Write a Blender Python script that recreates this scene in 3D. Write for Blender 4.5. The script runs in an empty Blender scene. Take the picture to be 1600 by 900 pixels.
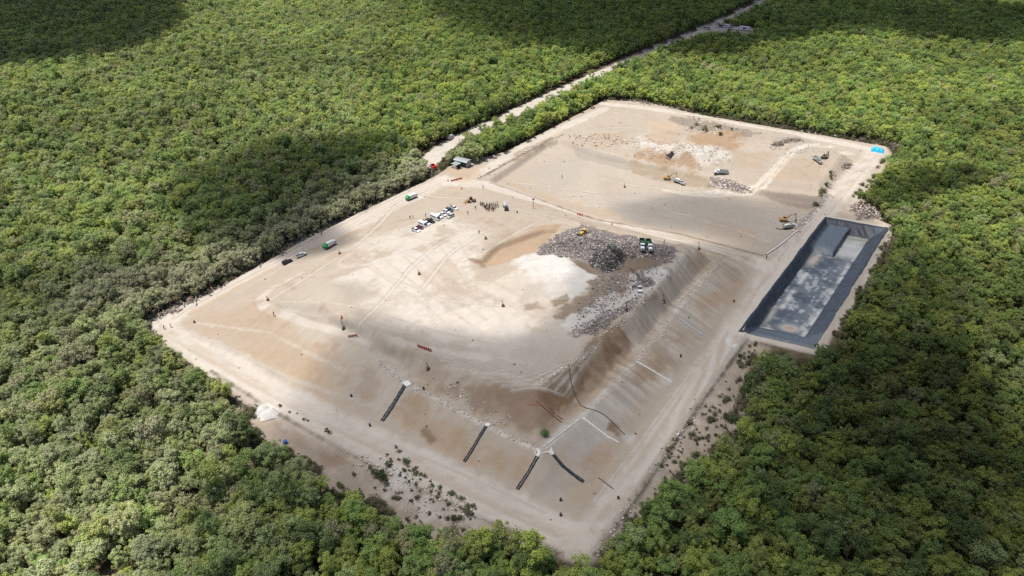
import bpy, bmesh, math, random
import numpy as np
from mathutils import Vector, Matrix

# ------------------------------------------------------------------ scene, camera, light
scene = bpy.context.scene
C = scene.collection
random.seed(7)
RNG = np.random.default_rng(11)
R = math.radians

CAM_Z, PITCH, FPX = 120.0, R(32), 1066.67
cam_d = bpy.data.cameras.new("camera")
cam_d.sensor_width = 36.0
cam_d.lens = 24.0
cam_d.clip_start = 1.0
cam_d.clip_end = 20000.0
cam = bpy.data.objects.new("camera", cam_d)
cam.location = (0, 0, CAM_Z)
cam.rotation_euler = (R(90) - PITCH, 0, 0)
C.objects.link(cam)
scene.camera = cam

SUN_EL = R(72)
SUN_H = Vector((-0.97, -0.12, 0)).normalized()
SUN = Vector((SUN_H.x * math.cos(SUN_EL), SUN_H.y * math.cos(SUN_EL), math.sin(SUN_EL)))
sd = bpy.data.lights.new("sun", 'SUN')
sd.energy = 4.4
sd.angle = R(0.6)
sd.color = (1.0, 0.955, 0.89)
sun = bpy.data.objects.new("sun", sd)
sun.rotation_euler = SUN.to_track_quat('Z', 'Y').to_euler()
sun.location = (0, 0, 900)
C.objects.link(sun)

world = bpy.data.worlds.new("World")
scene.world = world
world.use_nodes = True
wn = world.node_tree
bg = wn.nodes["Background"]
sky = wn.nodes.new("ShaderNodeTexSky")
sky.sky_type = 'NISHITA'
sky.sun_disc = False
sky.sun_elevation = SUN_EL
sky.sun_rotation = math.atan2(SUN_H.x, SUN_H.y)
sky.dust_density = 2.0
wn.links.new(sky.outputs[0], bg.inputs[0])
bg.inputs[1].default_value = 0.075

scene.view_settings.view_transform = 'Standard'
scene.view_settings.look = 'None'
scene.view_settings.exposure = 0.45
scene.view_settings.gamma = 1.0
scene.view_settings.use_curve_mapping = False
cy = scene.cycles
cy.max_bounces = 5
cy.diffuse_bounces = 2
cy.glossy_bounces = 2
cy.transmission_bounces = 2
cy.volume_bounces = 1
cy.transparent_max_bounces = 12
cy.use_denoising = False
cy.use_adaptive_sampling = False
scene.render.film_transparent = False

# ------------------------------------------------------------------ geometry of the view (photo measured at 1600x900)
_c, _s = math.cos(PITCH), math.sin(PITCH)

def ray(px, py):
    u = (px - 800) / FPX
    v = (450 - py) / FPX
    return Vector((u, _c + v * _s, -_s + v * _c))

def P(px, py, z=0.0):
    d = ray(px, py)
    t = (CAM_Z - z) / -d.z
    return Vector((d.x * t, d.y * t, z))

def poly(pts, z=0.0):
    out = []
    for p in pts:
        q = P(p[0], p[1], p[2] if len(p) > 2 else z)
        out.append((q.x, q.y))
    return np.array(out)

# ------------------------------------------------------------------ numeric helpers
def seg_dist(X, Y, a, b):
    ax, ay = a
    dx, dy = b[0] - ax, b[1] - ay
    L = dx * dx + dy * dy + 1e-9
    t = np.clip(((X - ax) * dx + (Y - ay) * dy) / L, 0, 1)
    return np.hypot(X - ax - t * dx, Y - ay - t * dy)

def line_dist(X, Y, pts):
    d = np.full(X.shape, 1e9)
    for i in range(len(pts) - 1):
        d = np.minimum(d, seg_dist(X, Y, pts[i], pts[i + 1]))
    return d

def sdist(X, Y, pg):
    """signed distance, positive inside"""
    n = len(pg)
    d = np.full(X.shape, 1e9)
    ins = np.zeros(X.shape, bool)
    for i in range(n):
        a, b = pg[i], pg[(i + 1) % n]
        d = np.minimum(d, seg_dist(X, Y, a, b))
        if a[1] != b[1]:
            c = ((a[1] > Y) != (b[1] > Y)) & (X < (b[0] - a[0]) * (Y - a[1]) / (b[1] - a[1]) + a[0])
            ins ^= c
    return np.where(ins, d, -d)

def sm(t):
    t = np.clip(t, 0, 1)
    return t * t * (3 - 2 * t)

_lat = np.random.default_rng(3).random((256, 256))

def vnoise(x, y):
    xi = np.floor(x).astype(int)
    yi = np.floor(y).astype(int)
    fx, fy = sm(x - xi), sm(y - yi)
    a = _lat[xi & 255, yi & 255]
    b = _lat[(xi + 1) & 255, yi & 255]
    c = _lat[xi & 255, (yi + 1) & 255]
    d = _lat[(xi + 1) & 255, (yi + 1) & 255]
    return (a * (1 - fx) + b * fx) * (1 - fy) + (c * (1 - fx) + d * fx) * fy

def fbm(x, y, scale, octv=4, off=0.0):
    s, a, tot = 0, 1.0, 0
    x = x / scale + off * 17.3
    y = y / scale + off * 9.1
    for _ in range(octv):
        s = s + a * (vnoise(x, y) - 0.5)
        tot += a * 0.5
        a *= 0.55
        x = x * 2.03 + 13.7
        y = y * 2.03 + 5.1
    return s / tot

# ------------------------------------------------------------------ outlines traced on the ground
SITE = poly([(226, 503), (330, 457), (480, 373), (560, 333), (683, 274), (705, 259), (790, 237), (880, 191),
             (945, 156), (1010, 160), (1100, 181), (1250, 206), (1385, 229), (1395, 245), (1350, 312), (1325, 330), (1392, 350),
             (1280, 545), (1168, 522), (1100, 618), (1000, 765), (922, 868), (905, 872), (740, 802), (560, 714),
             (430, 642), (320, 577)])
FRONT_CLEAR = poly([(300, 565), (430, 640), (560, 712), (740, 800), (870, 858), (830, 880), (640, 860), (500, 770),
                    (395, 720), (370, 640)], -0.8)
RIGHT_CLEAR = poly([(1168, 522), (1000, 765), (912, 868), (965, 875), (1115, 750), (1190, 665), (1205, 540)], -0.8)
TOE = poly([(300, 507), (420, 577), (597, 661), (725, 725), (830, 779), (925, 757), (975, 695), (1055, 600), (1110, 535),
            (1160, 450), (1190, 404), (1100, 377), (930, 347), (860, 320), (760, 292), (700, 300), (600, 345), (480, 415), (380, 465)])
BENCH = poly([(415, 478), (540, 527), (600, 570), (640, 602), (760, 666), (848, 709), (912, 648), (987, 570), (1052, 490),
              (1128, 405), (1085, 387), (950, 357), (860, 342), (780, 320), (700, 330), (610, 367), (520, 412), (445, 455)], 4.0)
TOP = poly([(458, 452, 6.3), (545, 500, 6.5), (620, 540, 7), (700, 572, 8), (838, 606, 9), (890, 566, 9), (962, 506, 9),
            (1003, 468, 9), (1050, 418, 8.7), (1078, 388, 8.5), (1000, 374, 8), (900, 377, 8), (800, 395, 7.5), (690, 388, 7), (620, 398, 6.6), (540, 428, 6.3)])
CELL = poly([(762, 281), (800, 256), (848, 224), (872, 216), (935, 240), (985, 250), (1050, 262), (1130, 285), (1190, 297),
             (1288, 309), (1240, 366), (1196, 398), (1100, 371), (930, 341), (840, 309)])
UPPER = poly([(858, 212), (895, 229), (935, 238), (985, 247), (1050, 259), (1130, 281), (1190, 293), (1290, 305), (1335, 250),
              (1250, 214), (1100, 189), (965, 170), (915, 188)])
HEAP = poly([(838, 394), (870, 368), (908, 353), (955, 366), (1000, 378), (1050, 388), (1052, 410), (1005, 420), (960, 424), (925, 412), (880, 402)], 8.0)
BAGS = poly([(925, 408), (960, 392), (975, 404), (965, 420), (948, 426)], 9.0)
HUMP = poly([(742, 452), (800, 415), (850, 400), (895, 400), (925, 420), (932, 450), (900, 475), (810, 482)], 7.5)
CUT = poly([(748, 412), (775, 385), (850, 352), (880, 350), (850, 380), (835, 395), (765, 418)], 7.0)
PIT = poly([(1159, 516), (1290, 341), (1385, 358), (1272, 541)])
BANK_PILE = poly([(1322, 322), (1350, 316), (1378, 328), (1380, 346), (1335, 344)])
DIP = poly([(470, 705), (520, 690), (560, 705), (540, 735), (490, 735)], -0.8)

NOFOREST = [
    poly([(226, 502, 0), (238, 520, 5), (300, 562, 5), (366, 604, 6), (380, 650, 6), (388, 705, 6), (420, 676, 6), (450, 690, 6), (485, 728, 6),
          (560, 768, 6), (660, 826, 6), (760, 816, 6), (860, 842, 6), (905, 880, 6), (935, 868, 6), (990, 800, 6), (1080, 728, 6), (1148, 668, 6), (1178, 602, 6),
          (1176, 537, 6), (1270, 552, 6), (1300, 542, 6), (1346, 464, 6), (1388, 398, 6), (1404, 354, 6), (1385, 344, 2), (1375, 322, 3), (1345, 312, 3),
          (1392, 252, 4), (1405, 226, 0), (1380, 223, 0), (1250, 202, 0), (1100, 177, 0), (1010, 158, 0), (945, 154, 0), (880, 189, 0), (790, 235, 0),
          (745, 257, 0), (700, 255, 0), (693, 240, 3), (640, 243, 0), (662, 256, 0), (672, 281, 0), (560, 331, 0), (480, 369, 0), (330, 454, 0)]),
    poly([(640, 244, 0), (700, 215, 0), (820, 160, 0), (935, 104, 0), (1060, 55, 0), (1130, 25, 0), (1190, -5, 0), (1275, -45, 0),
          (1292, -45, 6), (1205, -2, 6), (1150, 24, 6), (1125, 34, 3), (1180, 40, 1), (1180, 50, 6), (1110, 51, 6), (1066, 60, 6), (948, 112, 6), (797, 180, 6), (738, 206, 6), (690, 238, 6)]),
]
PATHS = [poly([(150, 905), (220, 862), (285, 805), (340, 757), (395, 720), (425, 692)], 0)]
ACCESS = [P(*q) for q in [(665, 256), (700, 222), (820, 167), (940, 112), (1065, 61), (1140, 27), (1205, -5), (1280, -45)]]

_f32 = poly([(0, 0), (1, 0)])
SLOPE_R = np.array([math.cos(R(54)), math.sin(R(54))])      # along the right-hand side of the fill
SLOPE_F = np.array([math.cos(R(-32)), math.sin(R(-32))])    # along the front of the fill

def height(X, Y):
    X = np.asarray(X, float)
    Y = np.asarray(Y, float)
    wob = fbm(X, Y, 14, 3, 1)
    ds = sdist(X, Y, SITE)
    z = -0.8 * (1 - sm((ds + 1.8) / 2.4))
    z = z + 0.12 * fbm(X, Y, 25, 3, 2) * sm(-ds / 4)
    # two-tier fill
    dt, db, dp = sdist(X, Y, TOE), sdist(X, Y, BENCH), sdist(X, Y, TOP)
    dt = dt + wob * 0.5
    db2 = db + wob * 1.3 - 0.2
    dp2 = dp + wob * 2.0 + fbm(X, Y, 5, 3, 14) * 1.2
    ztop = np.clip(6.6 + 2.5 * (X + 60) / 75, 6.2, 9.2)
    t1 = np.clip(dt / np.maximum(dt - np.minimum(db2, 0), 1e-3), 0, 1)
    f = np.where(dt > 0, np.where(db2 > 0, 4.0, 4.0 * (0.75 * t1 + 0.25 * sm(t1))), 0.0)
    dbi = np.maximum(db2 - 2.6, 0)
    t2 = np.clip(dbi / np.maximum(dbi - np.minimum(dp2, 0), 1e-3), 0, 1)
    f = np.where(db2 > 2.6, np.where(dp2 > 0, ztop, 4.0 + (ztop - 4.0) * (0.8 * t2 + 0.2 * sm(t2))), f)
    z = z + f
    z = z + 0.25 * fbm(X, Y, 9, 3, 3) * sm(dp / 4) + 0.15 * fbm(X, Y, 5, 3, 4) * sm(ds / 5)
    # rills on the slopes
    ur = X * SLOPE_R[0] + Y * SLOPE_R[1]
    onsl = sm((dt - 0.5) / 3) * (1 - sm(dp / 1.5))
    z = z + onsl * (.3 + .7 * sm((X - 15) / 14)) * 0.14 * fbm(ur, ur * 0 + 3.3, 2.2, 3, 5) * 1.5
    # waste heap, cover hump, cut
    z = z + 3.2 * sm(sdist(X, Y, HEAP) / 11) * (0.85 + 0.25 * fbm(X, Y, 9, 3, 6))
    z = z + sm(sdist(X, Y, HEAP) / 3) * 0.55 * fbm(X, Y, 2.2, 2, 7)
    z = z + sm(sdist(X, Y, BAGS) / 3) * (0.9 + 1.0 * fbm(X, Y, 3, 2, 8))
    z = z + 3.4 * sm(sdist(X, Y, HUMP) / 9)
    z = z - 1.8 * sm(sdist(X, Y, CUT) / 2.2)
    # open cell and the quarried upper level
    z = z - 2.2 * sm((sdist(X, Y, CELL) + 0.5 * wob) / 3.2)
    du = sdist(X, Y, UPPER) + 0.8 * wob
    z = z + 2.6 * sm(du / 6)
    z = z + sm(du / 10) * 0.8 * fbm(X, Y, 12, 4, 9)
    for (px, py, rad, h) in ((1085, 246, 13, 3.0), (1040, 238, 9, 1.8), (1140, 214, 11, 2.0), (1060, 222, 9, 1.6), (1115, 236, 8, 2.0), (1120, 286, 9, 1.6), (1005, 228, 10, 1.0), (1240, 228, 9, 0.8), (1290, 246, 8, .7), (1090, 188, 14, 1.0)):
        q = P(px, py, 2)
        r = np.hypot((X - q.x) * 0.8, Y - q.y) / rad
        z = z + h * np.exp(-r * r * 1.6) * (1 + 0.7 * fbm(X, Y, 3.5, 3, 10))
    z = z + 2.2 * sm(sdist(X, Y, BANK_PILE) / 4) * (1 + 0.5 * fbm(X, Y, 3, 3, 12))
    z = z - 0.9 * sm(sdist(X, Y, DIP) / 5)
    # low windrow along the road edges
    edge = np.exp(-((ds - 0.9) / 0.5) ** 2) * (0.35 + 0.25 * fbm(X, Y, 4, 3, 13))
    z = z + np.maximum(edge, 0)
    return z

def pit_depth(X, Y):
    """distance inside the rim and depth: steep left wall, long near ramp, a bench in the far left corner"""
    d = sdist(X, Y, PIT)
    q = PIT
    def side(a, b):
        L = math.hypot(b[0] - a[0], b[1] - a[1])
        return -((b[0] - a[0]) * (Y - a[1]) - (b[1] - a[1]) * (X - a[0])) / L
    wl, wf, wr, wn = side(q[0], q[1]), side(q[1], q[2]), side(q[2], q[3]), side(q[3], q[0])
    e = 3.6 * np.clip(np.minimum(np.minimum(wl / 2.7, wf / 5.6), np.minimum(wr / 4.6, wn / 9.5)), 0, 1)
    k = sm((10.2 - wl) / 1.0) * sm((27 - wf) / 5.0)
    e = np.where(d > 0, e * (1 - k) + np.minimum(e, 1.3) * k, 0)
    return d, e

# height lookup on a grid, used to stand things on the ground
GX0, GX1, GY0, GY1, GS = -160.0, 215.0, 66.0, 470.0, 0.5
gx = np.arange(GX0, GX1 + .01, GS)
gy = np.arange(GY0, GY1 + .01, GS)
GXX, GYY = np.meshgrid(gx, gy)
GH = height(GXX, GYY)

def Hpt(x, y):
    if x <= GX0 or x >= GX1 - GS or y <= GY0 or y >= GY1 - GS:
        return -0.8
    i = (x - GX0) / GS
    j = (y - GY0) / GS
    a, b = int(i), int(j)
    fx, fy = i - a, j - b
    return float((GH[b, a] * (1 - fx) + GH[b, a + 1] * fx) * (1 - fy) + (GH[b + 1, a] * (1 - fx) + GH[b + 1, a + 1] * fx) * fy)

def G(px, py):
    """point of the ground seen at a place in the photograph"""
    d = ray(px, py)
    t = (CAM_Z - 17) / -d.z
    for _ in range(600):
        p = Vector((0, 0, CAM_Z)) + d * t
        if p.z <= Hpt(p.x, p.y):
            break
        t += 0.4
    for _ in range(4):
        p = Vector((0, 0, CAM_Z)) + d * t
        e = p.z - Hpt(p.x, p.y)
        t += e * 0.5
    p.z = Hpt(p.x, p.y)
    return p

def heading(px, py, dx, dy):
    a = P(px - dx / 2, py - dy / 2)
    b = P(px + dx / 2, py + dy / 2)
    return math.atan2(b.y - a.y, b.x - a.x)

def gpoly(pts):
    out = []
    for p in pts:
        q = G(*p)
        out.append((q.x, q.y))
    return np.array(out)

# ------------------------------------------------------------------ soil colours
SAND = np.array((.505, .43, .342))
PALE = np.array((.66, .60, .52))
CHALK = np.array((.72, .69, .64))
GREY = np.array((.42, .375, .32))
ASH = np.array((.50, .46, .41))
BROWN = np.array((.235, .15, .09))
TAN = np.array((.47, .345, .235))
ORANGE = np.array((.49, .365, .25))
DARK = np.array((.12, .098, .08))
WASTE = np.array((.20, .172, .16))
MUD_SHADOW = np.array((.24, .185, .135))
LITTER = np.array((.13, .10, .065))
SCRUB = np.array((.37, .29, .225))

PATCHES = []   # (kind, world points, colour, strength, feather metres, noise metres)

def pp(pts, col, s=0.8, f=4.0, n=3.0):
    PATCHES.append(('p', gpoly(pts), col, min(1, s * 1.25), f * .75, n))

def pl(pts, col, w=2.0, s=0.7, f=1.0, n=0.5):
    PATCHES.append(('l', gpoly(pts), col, min(1, s * (1.5 if s < .5 else 1.2)), f, n, w))

# plateau and left side
pp([(300, 505), (420, 575), (600, 660), (540, 560), (440, 500), (400, 470)], TAN, .45, 8, 6)
pp([(400, 540), (480, 560), (540, 590), (500, 610), (430, 575)], ORANGE, .4, 6, 5)
pp([(440, 460), (560, 510), (620, 560), (520, 530), (430, 485)], GREY, .35, 4, 3)
pp([(430, 470), (480, 480), (540, 510), (520, 520), (425, 480)], GREY, .35, 4, 3)
pp([(560, 380), (700, 340), (760, 360), (720, 440), (600, 470), (520, 430)], PALE, .75, 12, 8)
pp([(640, 460), (760, 470), (860, 500), (820, 545), (700, 545), (620, 500)], PALE, .9, 10, 6)
pp([(560, 470), (640, 455), (680, 500), (600, 520)], PALE, .55, 8, 6)
pp([(560, 505), (700, 540), (830, 590), (700, 580), (600, 560), (540, 530)], GREY, .45, 5, 4)
pp([(700, 555), (840, 595), (960, 500), (900, 480), (780, 540)], ASH, .5, 6, 4)
pp([(520, 445), (560, 440), (590, 460), (550, 475)], GREY, .45, 6, 5)
pp([(690, 470), (720, 460), (740, 475), (700, 485)], GREY, .4, 3, 3)
pp([(655, 430), (700, 400), (720, 430), (690, 450)], TAN, .35, 4, 3)
pp([(790, 400), (850, 396), (900, 398), (935, 425), (930, 455), (890, 470), (830, 440)], CHALK, .75, 4, 3)
pp([(850, 398), (905, 400), (935, 420), (938, 440), (925, 425), (895, 408)], CHALK, .95, 1.5, 1.5)
pp([(740, 450), (800, 425), (880, 440), (900, 470), (800, 480)], PALE, .5, 6, 4)
pp([(815, 476), (840, 470), (848, 482), (820, 486)], MUD_SHADOW, .5, 2, 2)
pp([(862, 470), (885, 462), (892, 468), (868, 478)], MUD_SHADOW, .6, 1.5, 1.5)
pp([(745, 412), (775, 385), (850, 352), (880, 350), (855, 378), (838, 394), (765, 420)], TAN, .9, 2, 2)
pp([(760, 405), (800, 385), (850, 372), (830, 392), (770, 415)], ORANGE, .5, 3, 3)
pp([(735, 405), (750, 405), (765, 420), (750, 420)], BROWN, .55, 1.2, 1.5)
# waste heap
pp([(838, 396), (870, 368), (908, 350), (955, 364), (1000, 376), (1055, 386), (1055, 412), (1005, 424), (960, 430), (935, 425), (905, 405), (880, 402)], WASTE, .95, 2, 3)
pp([(940, 400), (1000, 385), (1040, 400), (1000, 425), (960, 425)], MUD_SHADOW, .85, 3, 3)
pp([(925, 408), (960, 392), (978, 404), (965, 422), (945, 428)], DARK * .6, .9, 1.5, 2)
pp([(880, 405), (930, 410), (950, 430), (940, 470), (900, 500), (920, 455), (935, 430)], MUD_SHADOW, .8, 3, 3)
pp([(935, 430), (1000, 425), (1000, 445), (950, 480), (890, 500), (870, 495)], np.array((.28, .225, .17)), .8, 3, 4)
pp([(980, 430), (1040, 415), (1070, 395), (1085, 390), (1040, 440), (1000, 470), (985, 460)], CHALK * .85, .7, 3, 3)
pp([(1000, 436), (1015, 434), (1022, 441), (1008, 448)], DARK, .75, 1.2, 1.5)
pp([(1030, 390), (1060, 392), (1050, 412), (1020, 415)], WASTE, .75, 2, 3)
pp([(895, 515), (940, 490), (975, 480), (960, 500), (925, 520), (900, 522)], MUD_SHADOW * .8, .9, 3, 4)
pp([(880, 508), (930, 470), (985, 455), (1000, 462), (960, 485), (900, 520)], CHALK * .9, .55, 2, 3)
pl([(985, 420), (997, 430), (998, 442), (993, 450)], DARK, .5, .7, .4)
pl([(1003, 424), (1005, 440), (1000, 448)], DARK, .5, .6, .4)
# brown face and the streaks below it
pp([(838, 607), (890, 567), (965, 507), (985, 525), (975, 560), (940, 595), (890, 640), (850, 660), (800, 650), (760, 610), (800, 605)], BROWN, .82, 2.5, 3)
pp([(930, 560), (965, 520), (985, 530), (975, 560), (940, 580)], BROWN * .8, .6, 3, 3)
pp([(720, 590), (790, 595), (840, 612), (860, 660), (840, 690), (760, 650), (690, 610)], np.array((.32, .235, .17)), .7, 5, 4)
pp([(870, 655), (910, 640), (990, 565), (975, 545), (930, 590)], TAN, .5, 3, 3)
# lower tier
pp([(620, 620), (700, 650), (760, 690), (740, 720), (640, 670), (600, 640)], TAN, .6, 6, 5)
pp([(590, 628), (612, 620), (618, 640), (600, 645)], ORANGE, .5, 3, 3)
pp([(650, 672), (665, 670), (678, 686), (668, 690)], BROWN, .6, 2.0, 2)
pp([(770, 700), (830, 720), (810, 750), (750, 720)], TAN, .55, 5, 4)
pp([(850, 730), (900, 740), (880, 790), (820, 780)], ASH, .4, 5, 4)
pp([(925, 690), (960, 690), (950, 720), (920, 730), (890, 720)], TAN, .6, 5, 4)
pp([(860, 690), (910, 650), (985, 575), (1005, 600), (960, 680), (900, 720)], ASH, .6, 5, 4)
pp([(955, 655), (970, 668), (980, 690), (970, 690), (950, 670)], BROWN, .65, 1.6, 2)
pp([(990, 600), (1020, 590), (1045, 560), (1030, 555), (1000, 580)], np.array((.37, .275, .20)), .7, 3, 3)
pp([(1030, 590), (1048, 588), (1050, 600), (1040, 604)], CHALK * .85, .7, 1.5, 1)
pp([(970, 670), (1000, 680), (985, 695), (965, 685)], CHALK * .85, .6, 2, 2)
pp([(1010, 510), (1050, 490), (1120, 410), (1150, 430), (1080, 530), (1040, 560)], ASH, .35, 5, 4)
pp([(1080, 470), (1120, 455), (1130, 470), (1100, 490)], TAN, .6, 4, 3)
pp([(1060, 520), (1080, 515), (1090, 530), (1065, 540)], ORANGE * .9, .4, 3, 3)
pp([(1120, 430), (1160, 440), (1150, 480), (1120, 470)], TAN, .45, 4, 3)
pp([(1000, 480), (1060, 420), (1090, 395), (1110, 400), (1060, 470), (1010, 505)], np.array((.40, .34, .275)), .6, 4, 4)
pp([(940, 500), (1000, 470), (1030, 500), (990, 530)], GREY * 1.05, .5, 4, 3)
pp([(510, 590), (560, 580), (620, 620), (560, 640)], ASH, .4, 5, 4)
pp([(880, 760), (960, 720), (1000, 690), (960, 770), (900, 810)], TAN, .3, 8, 6)
for a, b in (((590, 562), (640, 602)), ((640, 602), (760, 666)), ((760, 666), (845, 707))):
    pl([a, b], CHALK, .55, .6, .6, .9)
pl([(848, 700), (908, 652), (985, 575), (1050, 495), (1120, 412)], CHALK * .9, .6, .5, .8, 1.2)
# roads
pl([(240, 505), (400, 425), (560, 345), (690, 282)], PALE, 5.0, .75, 4, 1.5)
pl([(300, 490), (420, 425), (470, 400), (560, 360)], ORANGE, 1.2, .5, 1.2, 1)
pl([(240, 515), (330, 560), (480, 645), (640, 722), (760, 780), (900, 848)], PALE, 5.0, .8, 3, 1.5)
pl([(925, 840), (1010, 720), (1100, 590), (1165, 500), (1215, 420), (1300, 320), (1365, 240)], PALE * .97, 4.0, .75, 3, 1.5)
pl([(700, 282), (760, 290), (860, 318), (980, 352), (1100, 385), (1190, 412)], PALE, 4.0, .75, 3, 1.5)
pl([(745, 275), (800, 240), (880, 200), (945, 170)], PALE, 3.0, .7, 2, 1)
pl([(945, 162), (1020, 170), (1120, 188), (1260, 213), (1370, 235)], PALE, 3.0, .8, 2, 1)
pl([(1090, 302), (1150, 303), (1190, 290), (1215, 262), (1240, 235), (1265, 225)], PALE, 2.2, .85, 1.2, .6)
pl([(1250, 225), (1330, 240)], PALE, 2, .6, 2, 1)
pp([(690, 265), (740, 262), (760, 275), (720, 285)], ORANGE * 1.1, .5, 4, 3)
pl([(415, 480), (480, 505), (545, 524), (660, 546), (760, 560)], PALE, 1.6, .6, 1.0, .6)
pl([(412, 478), (408, 466), (425, 450), (470, 428)], PALE, 1.6, .5, 1.0, .6)
pl([(560, 532), (600, 566), (640, 600)], ASH * 1.1, 1.6, .5, 1.0, .6)
# ruts along the roads
for k in range(-3, 4):
    o = k * 2.1
    pl([(245, 511 + o), (330, 560 + o), (480, 645 + o), (640, 722 + o), (760, 780 + o), (890, 842 + o)], (TAN if k % 2 else CHALK), .35, .35, .5, .5)
    pl([(930 + o * 2, 838), (1010 + o * 2, 720), (1100 + o * 2, 590), (1165 + o * 1.6, 500), (1215 + o * 1.6, 420), (1300 + o, 320), (1365 + o, 240)], (TAN if k % 2 else CHALK), .35, .32, .5, .5)
    pl([(270, 492 + o), (400, 425 + o), (560, 345 + o), (680, 286 + o)], (TAN if k % 2 else CHALK), .35, .35, .5, .5)
    pl([(720, 284 + o * .6), (860, 320 + o * .6), (980, 354 + o * .6), (1180, 408 + o * .6)], (TAN if k % 2 else CHALK), .35, .32, .5, .5)
# dozer track lines on the plateau
for k in range(22):
    y0 = 540 + k * 3.4
    pl([(640 + k * 8, y0 + 2), (740 + k * 7, y0 + 22 - k * .6), (845 + k * 4.6, 600 - k * 3.2)], (GREY * .8 if k % 2 else PALE), .3, .5, .5, .5)
for k in range(12):
    pl([(620 + k * 12, 470 + k * 5), (760 + k * 6, 420 + k * 5), (900, 395 + k * 7)], (TAN if k % 2 else PALE), .3, .12, .8, .8)
    pl([(560 + k * 14, 420 - k * 4), (640 + k * 10, 470 - k * 3), (700 + k * 12, 520 - k * 4)], (TAN if k % 2 else PALE), .3, .25, .6, .6)
for pts in ([(520, 380), (600, 430), (700, 470), (790, 478)], [(540, 372), (640, 400), (740, 440), (800, 432)], [(560, 366), (660, 372), (760, 392), (830, 352)],
            [(430, 470), (560, 480), (690, 520), (800, 545)], [(440, 482), (560, 496), (700, 540), (830, 570)], [(700, 372), (640, 420), (600, 470), (560, 510)],
            [(760, 360), (700, 400), (660, 450), (680, 510)], [(600, 560), (700, 575), (800, 590)], [(310, 505), (420, 520), (520, 570), (640, 640)],
            [(330, 530), (450, 590), (600, 640)], [(640, 300), (720, 310), (820, 330), (900, 345)], [(620, 320), (560, 380), (470, 440), (420, 470)],
            [(900, 300), (1000, 320), (1100, 345), (1200, 372)], [(860, 250), (960, 285), (1080, 300), (1240, 335)], [(960, 175), (1060, 205), (1180, 225), (1300, 240)],
            [(930, 200), (1000, 200), (1080, 225)], [(1060, 470), (1100, 430), (1150, 400)], [(930, 780), (1000, 690), (1080, 580)], [(600, 690), (720, 740), (850, 800)]):
    for o in (-1.6, 1.6):
        pl([(x + o * 1.4, y + o) for x, y in pts], (.30, .25, .195), .16, .38, .45, .45)
    pl(pts, PALE, .5, .35, .8, .8)
# open cell
pp([(960, 300), (1050, 300), (1150, 320), (1270, 330), (1240, 365), (1190, 390), (1080, 360), (990, 345), (940, 320)], GREY * 1.12, .7, 8, 6)
pp([(830, 270), (870, 245), (920, 250), (900, 290), (850, 300)], GREY * 1.15, .5, 6, 5)
pp([(780, 275), (830, 300), (900, 320), (960, 330), (940, 345), (850, 312)], TAN, .35, 4, 4)
pp([(1100, 340), (1180, 360), (1190, 385), (1110, 365)], TAN, .35, 5, 4)
pp([(895, 229), (985, 250), (985, 268), (900, 245)], GREY, .65, 1.5, 2)
pp([(985, 250), (1050, 262), (1110, 280), (1110, 295), (1040, 285), (985, 270)], np.array((.40, .325, .235)), .7, 3, 3.5)
pp([(1110, 277), (1150, 285), (1175, 296), (1150, 300), (1108, 292)], WASTE * 1.2, .85, 1.5, 2)
pp([(1185, 296), (1285, 308), (1270, 325), (1220, 318), (1185, 305)], np.array((.36, .30, .245)), .85, 1.5, 2)
for k in range(14):
    pl([(800 + k * 12, 285 + k * 3), (960 + k * 14, 305 + k * 4), (1060 + k * 12, 330 + k * 4)], (GREY * .85 if k % 2 else PALE), .3, .3, .6, .6)
# quarried upper level
pp([(1000, 205), (1090, 215), (1140, 240), (1120, 262), (1020, 245), (985, 225)], PALE, .5, 5, 5)
pp([(1075, 210), (1140, 205), (1165, 215), (1130, 232), (1080, 225)], ORANGE, .7, 8, 6)
pp([(1000, 240), (1080, 245), (1085, 262), (1020, 255), (990, 245)], ORANGE * .95, .8, 2.5, 4)
pp([(1050, 182), (1130, 195), (1190, 208), (1170, 216), (1100, 205), (1045, 190)], np.array((.33, .28, .22)), .8, 2, 3)
pp([(1010, 190), (1050, 190), (1070, 205), (1030, 212)], np.array((.56, .44, .31)), .5, 8, 6)
pp([(1080, 228), (1140, 235), (1145, 252), (1090, 262)], CHALK, .3, 3, 4)
pp([(985, 220), (1030, 222), (1060, 230), (1020, 240)], CHALK, .3, 3, 4)
pp([(1205, 215), (1265, 218), (1270, 226), (1215, 226)], GREY, .5, 3, 3)
pp([(1230, 232), (1270, 225), (1265, 240), (1235, 240)], GREY, .5, 3, 3)
pp([(800, 240), (862, 212), (868, 218), (840, 235), (805, 255)], np.array((.40, .31, .23)), .6, 1.5, 2)
pl([(748, 279), (800, 250), (830, 235), (862, 216), (880, 210)], MUD_SHADOW, .7, .7, .6, .5)  # dark shadow at the cell's steep edge, painted as a line
pl([(766, 285), (840, 311), (930, 343), (1060, 365), (1194, 400)], MUD_SHADOW, .5, .65, .5, .4)
pl([(1196, 400), (1240, 368), (1290, 312)], CHALK * .9, .6, .6, .6, .5)
pl([(1238, 366), (1262, 340), (1295, 305)], DARK * 1.6, .8, .5, .8, 1)
pp([(1325, 322), (1350, 316), (1378, 328), (1380, 346), (1338, 344)], np.array((.21, .165, .145)), .85, 1.5, 2)
pl([(1040, 298), (1075, 303), (1110, 306), (1150, 304), (1180, 295), (1200, 281), (1213, 263), (1225, 246), (1242, 234), (1265, 227), (1300, 229)], PALE * 1.04, 1.5, .95, 1.0, .5)
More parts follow.
